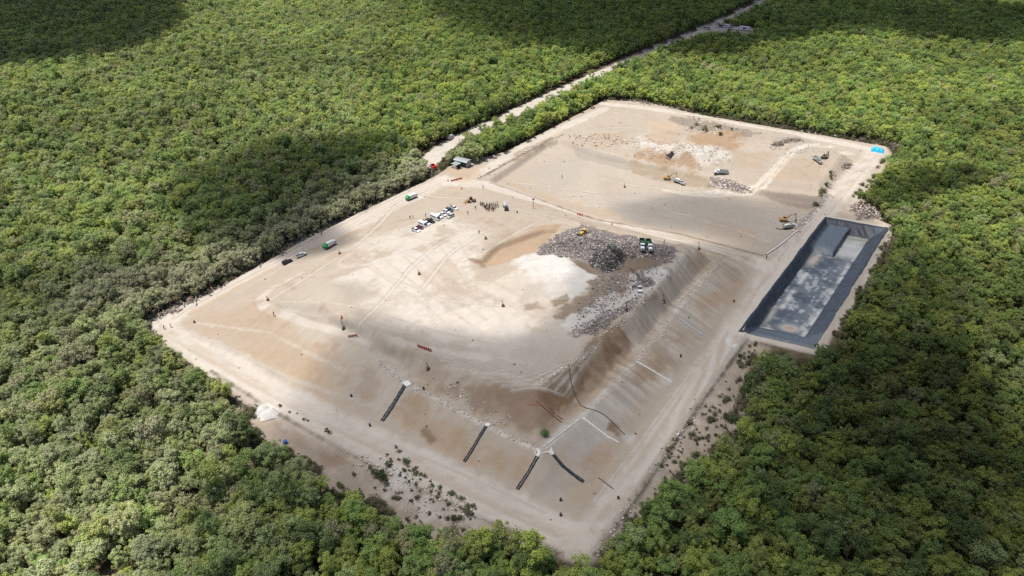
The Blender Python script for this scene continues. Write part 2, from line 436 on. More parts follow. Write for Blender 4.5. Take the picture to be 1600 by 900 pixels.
for o in (-1, 1):
    pl([(1040 + o, 298 + o), (1110 + o, 306 + o), (1150 + o, 304 + o), (1180 + o * 2, 295), (1200 + o * 2, 281), (1213 + o * 3, 263), (1225 + o * 3, 246), (1242 + o * 2, 234)], TAN, .2, .5, .4, .4)
pp([(1075, 208), (1140, 203), (1168, 215), (1135, 234), (1085, 226)], np.array((.43, .29, .185)), .6, 8, 7)
pp([(995, 236), (1080, 244), (1088, 262), (1020, 255), (985, 243)], np.array((.42, .29, .19)), .55, 8, 7)
pp([(1000, 208), (1060, 205), (1075, 222), (1030, 228)], TAN, .5, 4, 6)
pp([(905, 215), (975, 205), (990, 225), (940, 233)], TAN, .35, 4, 6)
pp([(1150, 235), (1205, 240), (1190, 262), (1145, 265)], TAN, .35, 5, 6)
pp([(1225, 244), (1290, 250), (1280, 285), (1215, 280)], TAN, .35, 5, 6)
# banks and clearings outside the perimeter road
pl([(330, 580), (430, 645), (560, 717), (740, 806), (880, 866)], np.array((.20, .165, .13)), .35, .7, .6, .6)
pl([(1172, 525), (1102, 622), (1004, 768), (930, 868)], np.array((.20, .165, .13)), .4, .7, .6, .6)
pl([(226, 500), (330, 453), (480, 369), (560, 329), (683, 270)], np.array((.25, .21, .17)), 1.2, .75, 1.2, 1.2)
pl([(945, 153), (1010, 157), (1100, 178), (1250, 203), (1388, 226)], np.array((.20, .16, .12)), .9, .75, 1, 1)
pp([(395, 640), (410, 630), (435, 638), (430, 650), (408, 650)], CHALK * 1.08, .98, .8, .8)
pp([(600, 760), (640, 740), (660, 770), (700, 790), (720, 800), (660, 800), (610, 790)], CHALK * .9, .6, 4, 5)
pp([(660, 770), (760, 815), (740, 830), (660, 800)], CHALK * .9, .6, 3, 4)
pp([(495, 705), (535, 705), (545, 725), (505, 728)], BROWN * 1.2, .55, 3, 3)
pp([(430, 660), (470, 680), (500, 715), (450, 700)], np.array((.32, .26, .21)), .6, 3, 3)
pp([(560, 730), (600, 755), (580, 770)], CHALK * .85, .4, 3, 3)
for (x, y) in ((1147, 540), (1138, 532)):
    pp([(x - 7, y), (x, y - 3), (x + 7, y), (x, y + 4)], CHALK, .85, .6, .3)

def soil_rgb(X, Y):
    X = np.asarray(X, float)
    Y = np.asarray(Y, float)
    shp = X.shape
    X = X.ravel()
    Y = Y.ravel()
    n1 = fbm(X, Y, 30, 4, 20)
    n2 = fbm(X, Y, 6, 4, 21)
    n3 = fbm(X, Y, 1.7, 3, 22)
    col = np.empty((X.size, 3))
    col[:] = SAND
    col += (PALE - SAND) * sm(n1 + .25)[:, None] * .30
    col += (TAN - col) * (sm(n2 - .05) * .4)[:, None]
    for p in PATCHES:
        kind, pts, c, s, f, n = p[:6]
        m = f + n + 4 + (p[6] if kind == 'l' else 0)
        lo, hi = pts.min(0) - m, pts.max(0) + m
        idx = np.nonzero((X > lo[0]) & (X < hi[0]) & (Y > lo[1]) & (Y < hi[1]))[0]
        if idx.size == 0:
            continue
        x, y = X[idx], Y[idx]
        if kind == 'p':
            d = sdist(x, y, pts) + n * (.7 * n2[idx] + .5 * n3[idx])
            a = sm((d + f * .5) / f)
        else:
            w = p[6]
            d = w - line_dist(x, y, pts) + n * (.6 * n2[idx] + .6 * n3[idx])
            a = sm((d + f * .5) / f)
        a = a * s * np.clip(1 + .35 * n3[idx] + .2 * n2[idx], 0, 1.2)
        a = np.clip(a, 0, 1)[:, None]
        col[idx] = col[idx] * (1 - a) + np.asarray(c) * a
    # streaks down the slopes of the fill
    lo, hi = TOE.min(0) - 3, TOE.max(0) + 3
    idx = np.nonzero((X > lo[0]) & (X < hi[0]) & (Y > lo[1]) & (Y < hi[1]))[0]
    if idx.size:
        x, y = X[idx], Y[idx]
        dt, dp = sdist(x, y, TOE), sdist(x, y, TOP)
        ur = x * SLOPE_R[0] + y * SLOPE_R[1]
        vr = -x * SLOPE_R[1] + y * SLOPE_R[0]
        side = sm((x - 15) / 14)
        st = side * fbm(ur, vr * .06, .9, 3, 30) + (1 - side) * .22 * fbm(x * SLOPE_F[0] + y * SLOPE_F[1], ur * .08, 1.1, 3, 31)
        a = sm((dt - .5) / 3) * (1 - sm((dp - .5) / 2))
        kk = (a * .6 * sm(n2[idx] * 1.5 + .5 * n3[idx] + n1[idx] - .02))[:, None]
        col[idx] = col[idx] * (1 - kk) + np.array((.385, .29, .205)) * kk
        col[idx] *= (1 + .28 * a * st)[:, None]
    # outside the works
    ds = sdist(X, Y, SITE)
    clear = np.maximum(sdist(X, Y, FRONT_CLEAR), sdist(X, Y, RIGHT_CLEAR))
    out = sm((-ds - .4 + 1.2 * n3) / 1.6)
    keep = np.zeros(X.size)
    for p in PATCHES:
        pass
    scr = SCRUB * (1 + .5 * n2 + .4 * n3)[:, None]
    scr += (CHALK * .85 - scr) * (sm(n2 * 1.6 + n3 * .8 - .55))[:, None]
    lit = LITTER * (1 + .6 * n3 + .4 * n2)[:, None]
    acc = 5.5 - line_dist(X, Y, [(q.x, q.y) for q in ACCESS]) + 1.6 * n2
    lot = sdist(X, Y, LOT) + n2
    a_acc = sm(np.maximum(acc, lot) / 1.5)
    pth = sm((1.6 - line_dist(X, Y, PATHS[0]) + .8 * n3) / 1.2)
    oc = lit + (scr - lit) * sm((clear + 2 * n2) / 3)[:, None]
    # patches painted outside stay on the clearing
    near = (1 - sm((-ds - 22) / 6)) * sm((clear + 2 * n2 + 1) / 2)
    mixo = out[:, None] * (1 - .55 * near)[:, None]
    col = col * (1 - mixo) + oc * mixo
    ac = (PALE * .92) * (1 + .15 * n2 + .12 * n3)[:, None]
    k = (a_acc * sm((-ds + 3) / 3))[:, None]
    col = col * (1 - k) + ac * k
    k = (pth * out * .85)[:, None]
    col = col * (1 - k) + (SCRUB * .7) * k
    dpit = sdist(X, Y, PIT)
    k = sm((dpit + 4.0 + n2) / 1.6)[:, None] * .85
    col = col * (1 - k) + (PALE * 1.02) * k
    col *= (1 + .035 * n3 + .06 * n2)[:, None]
    col = col * np.array((.66, .66, .665))
    return np.clip(col, .01, .8).reshape(shp + (3,))

LOT = poly([(1085, 52), (1135, 26), (1150, 36), (1180, 42), (1182, 54), (1120, 56)])

# ------------------------------------------------------------------ materials
def new_mat(name):
    m = bpy.data.materials.new(name)
    m.use_nodes = True
    return m, m.node_tree, m.node_tree.nodes["Principled BSDF"]

def mat(name, col, rough=.7, metal=0.0, var=.18, scale=1.5, bump=0.0, spec=.4):
    m, t, b = new_mat(name)
    N = t.nodes
    tc = N.new("ShaderNodeTexCoord")
    nz = N.new("ShaderNodeTexNoise")
    nz.inputs["Scale"].default_value = scale
    nz.inputs["Detail"].default_value = 5
    t.links.new(tc.outputs["Object"], nz.inputs["Vector"])
    mr = N.new("ShaderNodeMapRange")
    mr.inputs["From Min"].default_value = .25
    mr.inputs["From Max"].default_value = .75
    mr.inputs["To Min"].default_value = 1 - var
    mr.inputs["To Max"].default_value = 1 + var
    t.links.new(nz.outputs["Fac"], mr.inputs["Value"])
    mx = N.new("ShaderNodeVectorMath")
    mx.operation = 'SCALE'
    mx.inputs[0].default_value = col
    t.links.new(mr.outputs[0], mx.inputs["Scale"])
    t.links.new(mx.outputs[0], b.inputs["Base Color"])
    b.inputs["Roughness"].default_value = rough
    b.inputs["Metallic"].default_value = metal
    b.inputs["Specular IOR Level"].default_value = spec
    if bump:
        bp = N.new("ShaderNodeBump")
        bp.inputs["Strength"].default_value = bump
        bp.inputs["Distance"].default_value = .1
        t.links.new(nz.outputs["Fac"], bp.inputs["Height"])
        t.links.new(bp.outputs[0], b.inputs["Normal"])
    return m

def attr_mat(name, attr, rough=.9, fine=(0.35, 1.6), amt=.07, bump=.22, dist=.12, spec=.1):
    m, t, b = new_mat(name)
    N = t.nodes
    at = N.new("ShaderNodeAttribute")
    at.attribute_name = attr
    tc = N.new("ShaderNodeTexCoord")
    prev = None
    hs = []
    for sc in fine:
        nz = N.new("ShaderNodeTexNoise")
        nz.inputs["Scale"].default_value = 1.0 / sc
        nz.inputs["Detail"].default_value = 4
        nz.inputs["Roughness"].default_value = .65
        t.links.new(tc.outputs["Object"], nz.inputs["Vector"])
        hs.append(nz)
    ad = N.new("ShaderNodeMath")
    ad.operation = 'ADD'
    t.links.new(hs[0].outputs["Fac"], ad.inputs[0])
    t.links.new(hs[1].outputs["Fac"], ad.inputs[1])
    mr = N.new("ShaderNodeMapRange")
    mr.inputs["From Min"].default_value = .6
    mr.inputs["From Max"].default_value = 1.4
    mr.inputs["To Min"].default_value = 1 - amt
    mr.inputs["To Max"].default_value = 1 + amt
    t.links.new(ad.outputs[0], mr.inputs["Value"])
    mx = N.new("ShaderNodeVectorMath")
    mx.operation = 'SCALE'
    t.links.new(at.outputs["Color"], mx.inputs[0])
    t.links.new(mr.outputs[0], mx.inputs["Scale"])
    t.links.new(mx.outputs[0], b.inputs["Base Color"])
    b.inputs["Roughness"].default_value = rough
    b.inputs["Specular IOR Level"].default_value = spec
    bp = N.new("ShaderNodeBump")
    bp.inputs["Strength"].default_value = bump
    bp.inputs["Distance"].default_value = dist
    t.links.new(ad.outputs[0], bp.inputs["Height"])
    t.links.new(bp.outputs[0], b.inputs["Normal"])
    return m

M_SOIL = attr_mat("soil", "soil")
M_BITS = attr_mat("waste_bits", "soil", rough=.6, amt=.1, bump=0, spec=.4)
M_ROCK = attr_mat("rock_bits", "soil", rough=.95, amt=.2, bump=.2)

def leaf_mat():
    m, t, b = new_mat("foliage")
    N = t.nodes
    at = N.new("ShaderNodeAttribute")
    at.attribute_type = 'INSTANCER'
    at.attribute_name = "tint"
    lv = N.new("ShaderNodeAttribute")
    lv.attribute_name = "leaf"
    mr = N.new("ShaderNodeMapRange")
    mr.inputs["To Min"].default_value = .62
    mr.inputs["To Max"].default_value = 1.45
    t.links.new(lv.outputs["Fac"], mr.inputs["Value"])
    mx = N.new("ShaderNodeVectorMath")
    mx.operation = 'SCALE'
    t.links.new(at.outputs["Vector"], mx.inputs[0])
    t.links.new(mr.outputs[0], mx.inputs["Scale"])
    t.links.new(mx.outputs[0], b.inputs["Base Color"])
    b.inputs["Roughness"].default_value = .6
    b.inputs["Specular IOR Level"].default_value = .12
    tr = N.new("ShaderNodeBsdfTranslucent")
    t.links.new(mx.outputs[0], tr.inputs["Color"])
    ms = N.new("ShaderNodeMixShader")
    ms.inputs[0].default_value = .36
    t.links.new(b.outputs[0], ms.inputs[1])
    t.links.new(tr.outputs[0], ms.inputs[2])
    t.links.new(ms.outputs[0], N["Material Output"].inputs["Surface"])
    return m

M_LEAF = leaf_mat()
M_BARK = mat("bark", (.23, .20, .165), .95, var=.3, scale=3)
M_DEAD = mat("dead_wood", (.27, .235, .20), .95, var=.35, scale=2)
M_WHITE = mat("white_paint", (.64, .65, .66), .35, var=.05)
M_SILVER = mat("silver_paint", (.50, .52, .53), .35, .3, var=.06)
M_GREYP = mat("dusty_grey_paint", (.33, .34, .34), .6, var=.15)
M_BLACK = mat("black_paint", (.018, .018, .02), .3, var=.1)
M_DGREY = mat("dark_grey_paint", (.06, .07, .08), .35, var=.1)
M_MAROON = mat("maroon_paint", (.11, .035, .045), .35, var=.1)
M_REDP = mat("red_paint", (.48, .03, .04), .4, var=.1)
M_GREENP = mat("green_paint", (.03, .27, .10), .45, var=.12)
M_DKGREEN = mat("dark_green_steel", (.035, .10, .065), .6, var=.2)
M_YELLOW = mat("yellow_machine_paint", (.56, .33, .05), .55, var=.2)
M_OCHRE = mat("dusty_ochre_paint", (.36, .21, .075), .7, var=.25)
M_STEEL = mat("worn_steel", (.10, .09, .08), .6, .3, var=.3)
M_GLASS = mat("tinted_glass", (.02, .025, .03), .12, var=.05, spec=.6)
M_TYRE = mat("tyre_rubber", (.03, .028, .026), .9, var=.2)
M_LAMP = mat("headlamp_lens", (.7, .7, .68), .2, var=.02)
M_ZINC = mat("zinc_roof", (.30, .33, .345), .5, .25, var=.1, scale=.8)
M_WALL = mat("grey_block_wall", (.30, .30, .29), .9, var=.15)
M_DARKIN = mat("dark_boards", (.055, .05, .045), .9, var=.2)
M_ORANGEP = mat("orange_plastic", (.50, .09, .06), .6, var=.15)
M_LINER = None
M_CONC = mat("pale_concrete", (.60, .575, .53), .9, var=.14, scale=2)
M_HDPE = mat("black_sheet", (.022, .026, .034), .45, var=.3, scale=2, bump=.3)
M_PIPE = mat("dark_pipe", (.05, .045, .04), .6, var=.2)
M_RUST = mat("rusty_pipe", (.17, .085, .045), .8, var=.3)
M_BLUE = mat("blue_tarpaulin", (.03, .42, .72), .5, var=.15, scale=1.2)
M_BLUEB = mat("blue_plastic", (.03, .12, .42), .5, var=.1)
M_SKIN = mat("skin", (.28, .16, .10), .6, var=.05)
M_HAIR = mat("dark_hair", (.015, .012, .01), .7, var=.1)

# ------------------------------------------------------------------ mesh helpers
class MB:
    def __init__(self):
        self.v, self.f, self.mi = [], [], []

    def add(self, vs, fs, mi=0):
        o = len(self.v)
        self.v += [tuple(x) for x in vs]
        self.f += [tuple(i + o for i in q) for q in fs]
        self.mi += [mi] * len(fs)

    def box(self, c, s, rz=0.0, ry=0.0, rx=0.0, mi=0, taper=1.0):
        hx, hy, hz = s[0] / 2, s[1] / 2, s[2] / 2
        vs = []
        m = Matrix.Rotation(rz, 3, 'Z') @ Matrix.Rotation(ry, 3, 'Y') @ Matrix.Rotation(rx, 3, 'X')
        for z in (-1, 1):
            k = taper if z > 0 else 1
            for x, y in ((-1, -1), (1, -1), (1, 1), (-1, 1)):
                vs.append(m @ Vector((x * hx * k, y * hy * k, z * hz)) + Vector(c))
        self.add(vs, [(3, 2, 1, 0), (4, 5, 6, 7), (0, 1, 5, 4), (1, 2, 6, 5), (2, 3, 7, 6), (3, 0, 4, 7)], mi)

    def prism(self, prof, y0, y1, inset=0.0, mi=0):
        """side profile in x,z pushed across y; inset narrows the points by height share"""
        zs = [p[1] for p in prof]
        z0, z1 = min(zs), max(zs)
        n = len(prof)
        vs = []
        for y, sg in ((y0, 1), (y1, -1)):
            for (x, z) in prof:
                k = (z - z0) / (z1 - z0 + 1e-6)
                vs.append((x, y + sg * inset * k, z))
        fs = [tuple(range(n)), tuple(reversed(range(n, 2 * n)))]
        for i in range(n):
            j = (i + 1) % n
            fs.append((j, i, n + i, n + j))
        self.add(vs, fs, mi)

    def cyl(self, a, b, r0, r1=None, n=8, mi=0, caps=True):
        a, b = Vector(a), Vector(b)
        r1 = r0 if r1 is None else r1
        q = (b - a).to_track_quat('Z', 'Y')
        vs = []
        for p, r in ((a, r0), (b, r1)):
            for i in range(n):
                t = 2 * math.pi * i / n
                vs.append(p + q @ Vector((r * math.cos(t), r * math.sin(t), 0)))
        fs = [(i, (i + 1) % n, n + (i + 1) % n, n + i) for i in range(n)]
        if caps:
            fs += [tuple(reversed(range(n))), tuple(range(n, 2 * n))]
        self.add(vs, fs, mi)

    def tube(self, pts, r, n=6):
        for i in range(len(pts) - 1):
            self.cyl(pts[i], pts[i + 1], r if not hasattr(r, '__len__') else r[i], r if not hasattr(r, '__len__') else r[i + 1], n)

    def build(self, name, mats, parent=None, bevel=0.0, smooth=False):
        me = bpy.data.meshes.new(name)
        me.from_pydata(self.v, [], self.f)
        if not isinstance(mats, (list, tuple)):
            mats = [mats]
        for m in mats:
            me.materials.append(m)
        me.polygons.foreach_set("material_index", self.mi)
        if smooth:
            me.polygons.foreach_set("use_smooth", [True] * len(me.polygons))
        if bevel:
            bm = bmesh.new()
            bm.from_mesh(me)
            bmesh.ops.remove_doubles(bm, verts=bm.verts, dist=1e-4)
            es = [e for e in bm.edges if len(e.link_faces) == 2 and e.calc_face_angle(0) > .5]
            bmesh.ops.bevel(bm, geom=es, offset=bevel, segments=2, affect='EDGES', clamp_overlap=True)
            bm.to_mesh(me)
            bm.free()
        me.update()
        o = bpy.data.objects.new(name, me)
        C.objects.link(o)
        if parent:
            o.parent = parent
        return o

def tag(o, label=None, cat=None, group=None, kind=None):
    if label:
        o["label"] = label
    if cat:
        o["category"] = cat
    if group:
        o["group"] = group
    if kind:
        o["kind"] = kind
    return o

def empty(name, label, cat, group=None):
    o = bpy.data.objects.new(name, None)
    o.empty_display_size = .5
    C.objects.link(o)
    return tag(o, label, cat, group)

def dup(o, parent=None):
    c = o.copy()
    C.objects.link(c)
    if parent:
        c.parent = parent
    for ch in o.children:
        dup(ch, c)
    return c

def stand(o, px, py, dx=None, dy=None, rz=None, dz=0.0):
    g = G(px, py)
    o.location = (g.x, g.y, g.z + dz)
    if dx is not None:
        o.rotation_euler = (0, 0, heading(px, py, dx, dy))
    elif rz is not None:
        o.rotation_euler = (0, 0, rz)
    return o

def big_mesh(name, V, F, mats, colour=None, attr="soil", smooth=True):
    me = bpy.data.meshes.new(name)
    nv, nf = len(V), len(F)
    k = F.shape[1]
    me.vertices.add(nv)
    me.vertices.foreach_set("co", np.asarray(V, np.float32).ravel())
    me.loops.add(nf * k)
    me.loops.foreach_set("vertex_index", np.asarray(F, np.int32).ravel())
    me.polygons.add(nf)
    me.polygons.foreach_set("loop_start", np.arange(0, nf * k, k, dtype=np.int32))
    me.polygons.foreach_set("loop_total", np.full(nf, k, np.int32))
    me.polygons.foreach_set("use_smooth", np.full(nf, smooth, bool))
    me.update(calc_edges=True)
    if colour is not None:
        a = me.attributes.new(attr, 'FLOAT_COLOR', 'POINT')
        rgba = np.ones((nv, 4), np.float32)
        rgba[:, :3] = colour
        a.data.foreach_set("color", rgba.ravel())
    for m in (mats if isinstance(mats, (list, tuple)) else [mats]):
        me.materials.append(m)
    o = bpy.data.objects.new(name, me)
    C.objects.link(o)
    return o

def grid_faces(ny, nx):
    i = np.arange(ny * nx).reshape(ny, nx)
    return np.stack([i[:-1, :-1], i[:-1, 1:], i[1:, 1:], i[1:, :-1]], -1).reshape(-1, 4)

# ------------------------------------------------------------------ ground: one sheet, fine over the works, coarse to the horizon
def axis(lo, hi, step, far):
    a = list(np.arange(lo, hi + .01, step))
    s, x = step, hi
    r = []
    while x < far[1]:
        s *= 1.25
        x += s
        r.append(x)
    s, x = step, lo
    l = []
    while x > far[0]:
        s *= 1.25
        x -= s
        l.append(x)
    return np.array(l[::-1] + a + r)

ax = axis(GX0, GX1, .5, (-5000, 5000))
ay = axis(GY0, GY1, .5, (-2600, 8000))
TX, TY = np.meshgrid(ax, ay)
TZ = height(TX, TY)
dpit, epit = pit_depth(TX, TY)
TZ = np.where(dpit > 0, TZ - epit - .35 * sm(dpit / 1.5), TZ)
soil = soil_rgb(TX, TY)
V = np.stack([TX, TY, TZ], -1).reshape(-1, 3)
ground = big_mesh("ground", V, grid_faces(*TX.shape), M_SOIL, soil.reshape(-1, 3))
tag(ground, kind="structure")

def strip(name, pts_px, width, lift=.03, pts=None):
    """a worn dirt road laid on the ground"""
    ctr = pts if pts is not None else [G(*p) for p in pts_px]
    line = []
    for i in range(len(ctr) - 1):
        n = max(2, int((ctr[i + 1] - ctr[i]).length / 1.2))
        for k in range(n):
            line.append(ctr[i].lerp(ctr[i + 1], k / n))
    line.append(ctr[-1])
    xy = np.array([(p.x, p.y) for p in line])
    for _ in range(12):
        xy[1:-1] = .25 * xy[:-2] + .5 * xy[1:-1] + .25 * xy[2:]
    tg = np.gradient(xy, axis=0)
    tg /= np.linalg.norm(tg, axis=1)[:, None] + 1e-9
    nr = np.stack([-tg[:, 1], tg[:, 0]], 1)
    m = int(width / .8) + 1
    u = np.linspace(-.5, .5, m)
    wv = width * (1 + .10 * fbm(xy[:, 0], xy[:, 1], 9, 3, 40))
    XX = xy[:, None, 0] + nr[:, None, 0] * u[None] * wv[:, None]
    YY = xy[:, None, 1] + nr[:, None, 1] * u[None] * wv[:, None]
    ZZ = height(XX, YY) + lift + .03 * np.cos(u * 9)[None]
    ZZ[:, 0] -= .12
    ZZ[:, -1] -= .12
    col = soil_rgb(XX, YY)
    o = big_mesh(name, np.stack([XX, YY, ZZ], -1).reshape(-1, 3), grid_faces(*XX.shape), M_SOIL, col.reshape(-1, 3))
    return tag(o, kind="structure")

strip("access_road", None, 8.0, pts=ACCESS, lift=.06)
strip("perimeter_road", [(690, 280), (560, 346), (400, 427), (275, 492), (252, 512), (300, 545), (480, 645), (640, 724), (760, 781), (890, 842), (922, 838), (1010, 722), (1095, 592), (1143, 510), (1180, 450), (1222, 393), (1264, 343), (1308, 298), (1366, 243)], 7.0, .05)
strip("haul_road", [(705, 283), (760, 290), (860, 319), (980, 353), (1100, 386), (1180, 410)], 7.5, .05)

# ------------------------------------------------------------------ lined pond
def pond_material():
    m, t, b = new_mat("pond_liner_sheet")
    N = t.nodes
    at = N.new("ShaderNodeAttribute")
    at.attribute_name = "soil"
    tc = N.new("ShaderNodeTexCoord")
    nz = N.new("ShaderNodeTexNoise")
    nz.inputs["Scale"].default_value = .55
    nz.inputs["Detail"].default_value = 6
    t.links.new(tc.outputs["Object"], nz.inputs["Vector"])
    bp = N.new("ShaderNodeBump")
    bp.inputs["Strength"].default_value = .5
    bp.inputs["Distance"].default_value = .25
    t.links.new(nz.outputs["Fac"], bp.inputs["Height"])
    t.links.new(bp.outputs[0], b.inputs["Normal"])
    t.links.new(at.outputs["Color"], b.inputs["Base Color"])
    b.inputs["Roughness"].default_value = .5
    b.inputs["Specular IOR Level"].default_value = .45
    return m

def build_pond():
    a, b, c, d = [Vector((p[0], p[1], 0)) for p in PIT]       # near left, far left, far right, near right
    nu, nv = 90, 190
    us = np.linspace(-.03, 1.03, nu)
    vs = np.linspace(-.012, 1.012, nv)
    UU, VV = np.meshgrid(us, vs)
    XX = (1 - VV) * ((1 - UU) * a.x + UU * d.x) + VV * ((1 - UU) * b.x + UU * c.x)
    YY = (1 - VV) * ((1 - UU) * a.y + UU * d.y) + VV * ((1 - UU) * b.y + UU * c.y)
    XX = XX + .35 * fbm(XX, YY, 5, 3, 51)
    dp, ep = pit_depth(XX, YY)
    z0 = height(XX, YY)
    lev = ep / 3.6
    wall = sm(dp / 1.0) * (1 - sm((lev - .86) / .12))
    al = UU * 22 + VV * 94
    folds = fbm(al * 1.0, dp * .25, .9, 3, 52)
    Z = np.where(dp > 0, z0 - ep, z0) + .10 + wall * .20 * folds + .05 * fbm(XX, YY, 1.6, 3, 53)
    n1 = fbm(XX, YY, 16, 4, 54)
    n2 = fbm(XX, YY, 4.5, 4, 55)
    n3 = fbm(UU * 30, VV * 12, 1.3, 3, 56)
    n4 = fbm(XX, YY, 1.2, 3, 57)
    floor = sm((lev - .93) / .05)
    bench = sm((VV - .70) / .03) * sm((.46 - UU) / .03) * (1 - floor)
    col = np.empty(XX.shape + (3,))
    col[:] = (.026, .034, .047)
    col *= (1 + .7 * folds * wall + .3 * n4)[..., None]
    def lay(k, c):
        nonlocal col
        k = np.clip(k, 0, 1)[..., None]
        col = col * (1 - k) + np.array(c) * k
    lay(floor * (.9 + .3 * n2), (.078, .098, .122))
    lay(bench * .8 * sm((dp - 1.5) / 1.5), (.125, .15, .18))
    lay(.75 * sm((UU - .72) / .1) * (1 - floor) * (1 - bench) * (.8 + .5 * n4), (.075, .09, .118))  # lighter right wall: sky sheen painted into the colour, with dust
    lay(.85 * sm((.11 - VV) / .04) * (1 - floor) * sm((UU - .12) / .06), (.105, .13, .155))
    lay(floor * sm(.1 + 1.3 * n1 + .8 * fbm(UU * 22, VV * 40, 1.6, 4, 58) + .6 * n4) * .26, (.22, .25, .28))
    lay(floor * sm((n2 * .8 + n4 * 1.2 + n3 * .6 + .5 * fbm(UU * 24, VV * 30, 1.1, 3, 59) - .42) / .22) * .55, (.44, .46, .48))
    rim_ = floor * (1 - sm((lev - .985) / .02)) + floor * np.exp(-((dp - 5.0) / .9) ** 2)
    lay(rim_ * np.clip(.35 + 1.6 * n2, 0, .8), (.46, .46, .44))
    lay(floor * sm((VV - .70) / .07) * sm((UU - .44) / .05) * (.9 + .5 * n2), (.40, .41, .39))
    lay(np.exp(-((VV - .925) / .012) ** 2) * sm((UU - .46) / .04) * sm((.84 - UU) / .04) * .7, (.20, .19, .12))
    mud = np.exp(-(((UU - .52) / .13) ** 2 + ((VV - .135) / .022) ** 2))
    lay(mud * 1.3, (.44, .42, .40))
    lay((mud - .45) * 2.5, (.34, .25, .20))
    lay(np.exp(-(((UU - .22) / .07) ** 2 + ((VV - .665) / .05) ** 2)) * 1.2, (.38, .345, .29))
    lay(np.exp(-(((UU - .17) / .045) ** 2 + ((VV - .20) / .07) ** 2)) * .8, (.36, .34, .30))
    o = big_mesh("pond_liner", np.stack([XX, YY, Z], -1).reshape(-1, 3), grid_faces(*XX.shape), pond_material(), np.clip(col, .01, .8).reshape(-1, 3))
    tag(o, "black plastic liner of the long rectangular pond, dusted white on its floor", "pond liner")

build_pond()

# ------------------------------------------------------------------ clouds overhead, whose shadows lie on the land
def build_clouds():
    shade = [  # outline on the ground in the photo, optical depth, soft edge in metres
        ([(-250, -60), (200, -60), (262, 10), (262, 40), (170, 92), (100, 108), (-250, 112)], 3.2, 40),
        ([(700, -60), (690, 18), (760, 58), (850, 78), (940, 92), (1010, 84), (1090, 96), (1150, 80), (1250, 64), (1400, 60), (1500, 70), (1800, 90), (1800, 35), (1500, 12), (1400, -60)], 3.2, 40),
        ([(312, 285), (420, 240), (565, 230), (545, 280), (455, 335), (440, 395), (360, 400), (300, 345)], 3.0, 18),
        ([(-60, 470), (120, 440), (260, 410), (240, 450), (130, 520), (-60, 560)], .6, 25),
        ([(180, 960), (330, 770), (440, 650), (520, 570), (575, 522), (650, 562), (760, 562), (850, 556), (905, 505), (960, 450), (1060, 400), (1130, 380), (1230, 340), (1330, 340), (1400, 400), (1480, 440), (1490, 600), (1600, 720), (1700, 1000)], .92, 13),
        ([(1190, 560), (1290, 540), (1400, 570), (1480, 650), (1500, 960), (940, 960), (1000, 830), (1090, 745), (1160, 660)], 2.4, 16),
        ([(420, 690), (560, 780), (700, 850), (900, 890), (900, 980), (200, 980)], 1.3, 10),
        ([(960, 315), (1060, 292), (1180, 308), (1300, 315), (1250, 365), (1180, 385), (1080, 355), (990, 340)], .72, 16),
        ([(1370, 300), (1440, 278), (1520, 290), (1500, 315), (1420, 330), (1370, 330)], 2.0, 12),
    ]
    st = 5.0
    X, Y = np.meshgrid(np.arange(-800, 900, st), np.arange(30, 1150, st))
    T = np.zeros(X.shape)
    n = fbm(X, Y, 60, 4, 60)
    n2 = fbm(X, Y, 22, 4, 61)
    for pts, tau, f in shade:
        d = sdist(X, Y, poly(pts)) + n * f * .35 + n2 * f * .2
        T = np.maximum(T, tau * sm((d + f * .55) / f))
    T = T * np.clip(1 + .22 * n2, .5, 1.5)
    dens = .02
    th = T / dens * math.sin(SUN_EL)
    ZC = 520.0
    off = SUN * (ZC / SUN.z)
    X2, Y2 = X + off.x, Y + off.y
    on = th > .8
    iy, ix = np.nonzero(on[:-1, :-1] & on[1:, :-1] & on[:-1, 1:] & on[1:, 1:])
    used = {}
    V = []
    F = []
    # top and bottom skins joined round the rim
    edges = {}
    def vid(j, i, top):
        k = (j, i, top)
        if k not in used:
            used[k] = len(V)
            h = th[j, i]
            V.append((X2[j, i], Y2[j, i], ZC + (h * .72 if top else -h * .28)))
        return used[k]
    for j, i in zip(iy, ix):
        q = [(j, i), (j, i + 1), (j + 1, i + 1), (j + 1, i)]
        F.append([vid(*p, True) for p in q])
        F.append([vid(*p, False) for p in reversed(q)])
        for k in range(4):
            a, b = q[k], q[(k + 1) % 4]
            if (b, a) in edges:
                del edges[(b, a)]
            else:
                edges[(a, b)] = 1
    for (a, b) in edges:
        F.append([vid(*b, True), vid(*a, True), vid(*a, False), vid(*b, False)])
    m = bpy.data.materials.new("cloud_vapour")
    m.use_nodes = True
    t = m.node_tree
    t.nodes.remove(t.nodes["Principled BSDF"])
    vs = t.nodes.new("ShaderNodeVolumePrincipled")
    vs.inputs["Density"].default_value = dens
    vs.inputs["Color"].default_value = (.97, .97, .97, 1)
    vs.inputs["Anisotropy"].default_value = .5
    t.links.new(vs.outputs[0], t.nodes["Material Output"].inputs["Volume"])
    o = big_mesh("clouds", np.array(V), np.array(F), m)
    tag(o, kind="structure")

build_clouds()

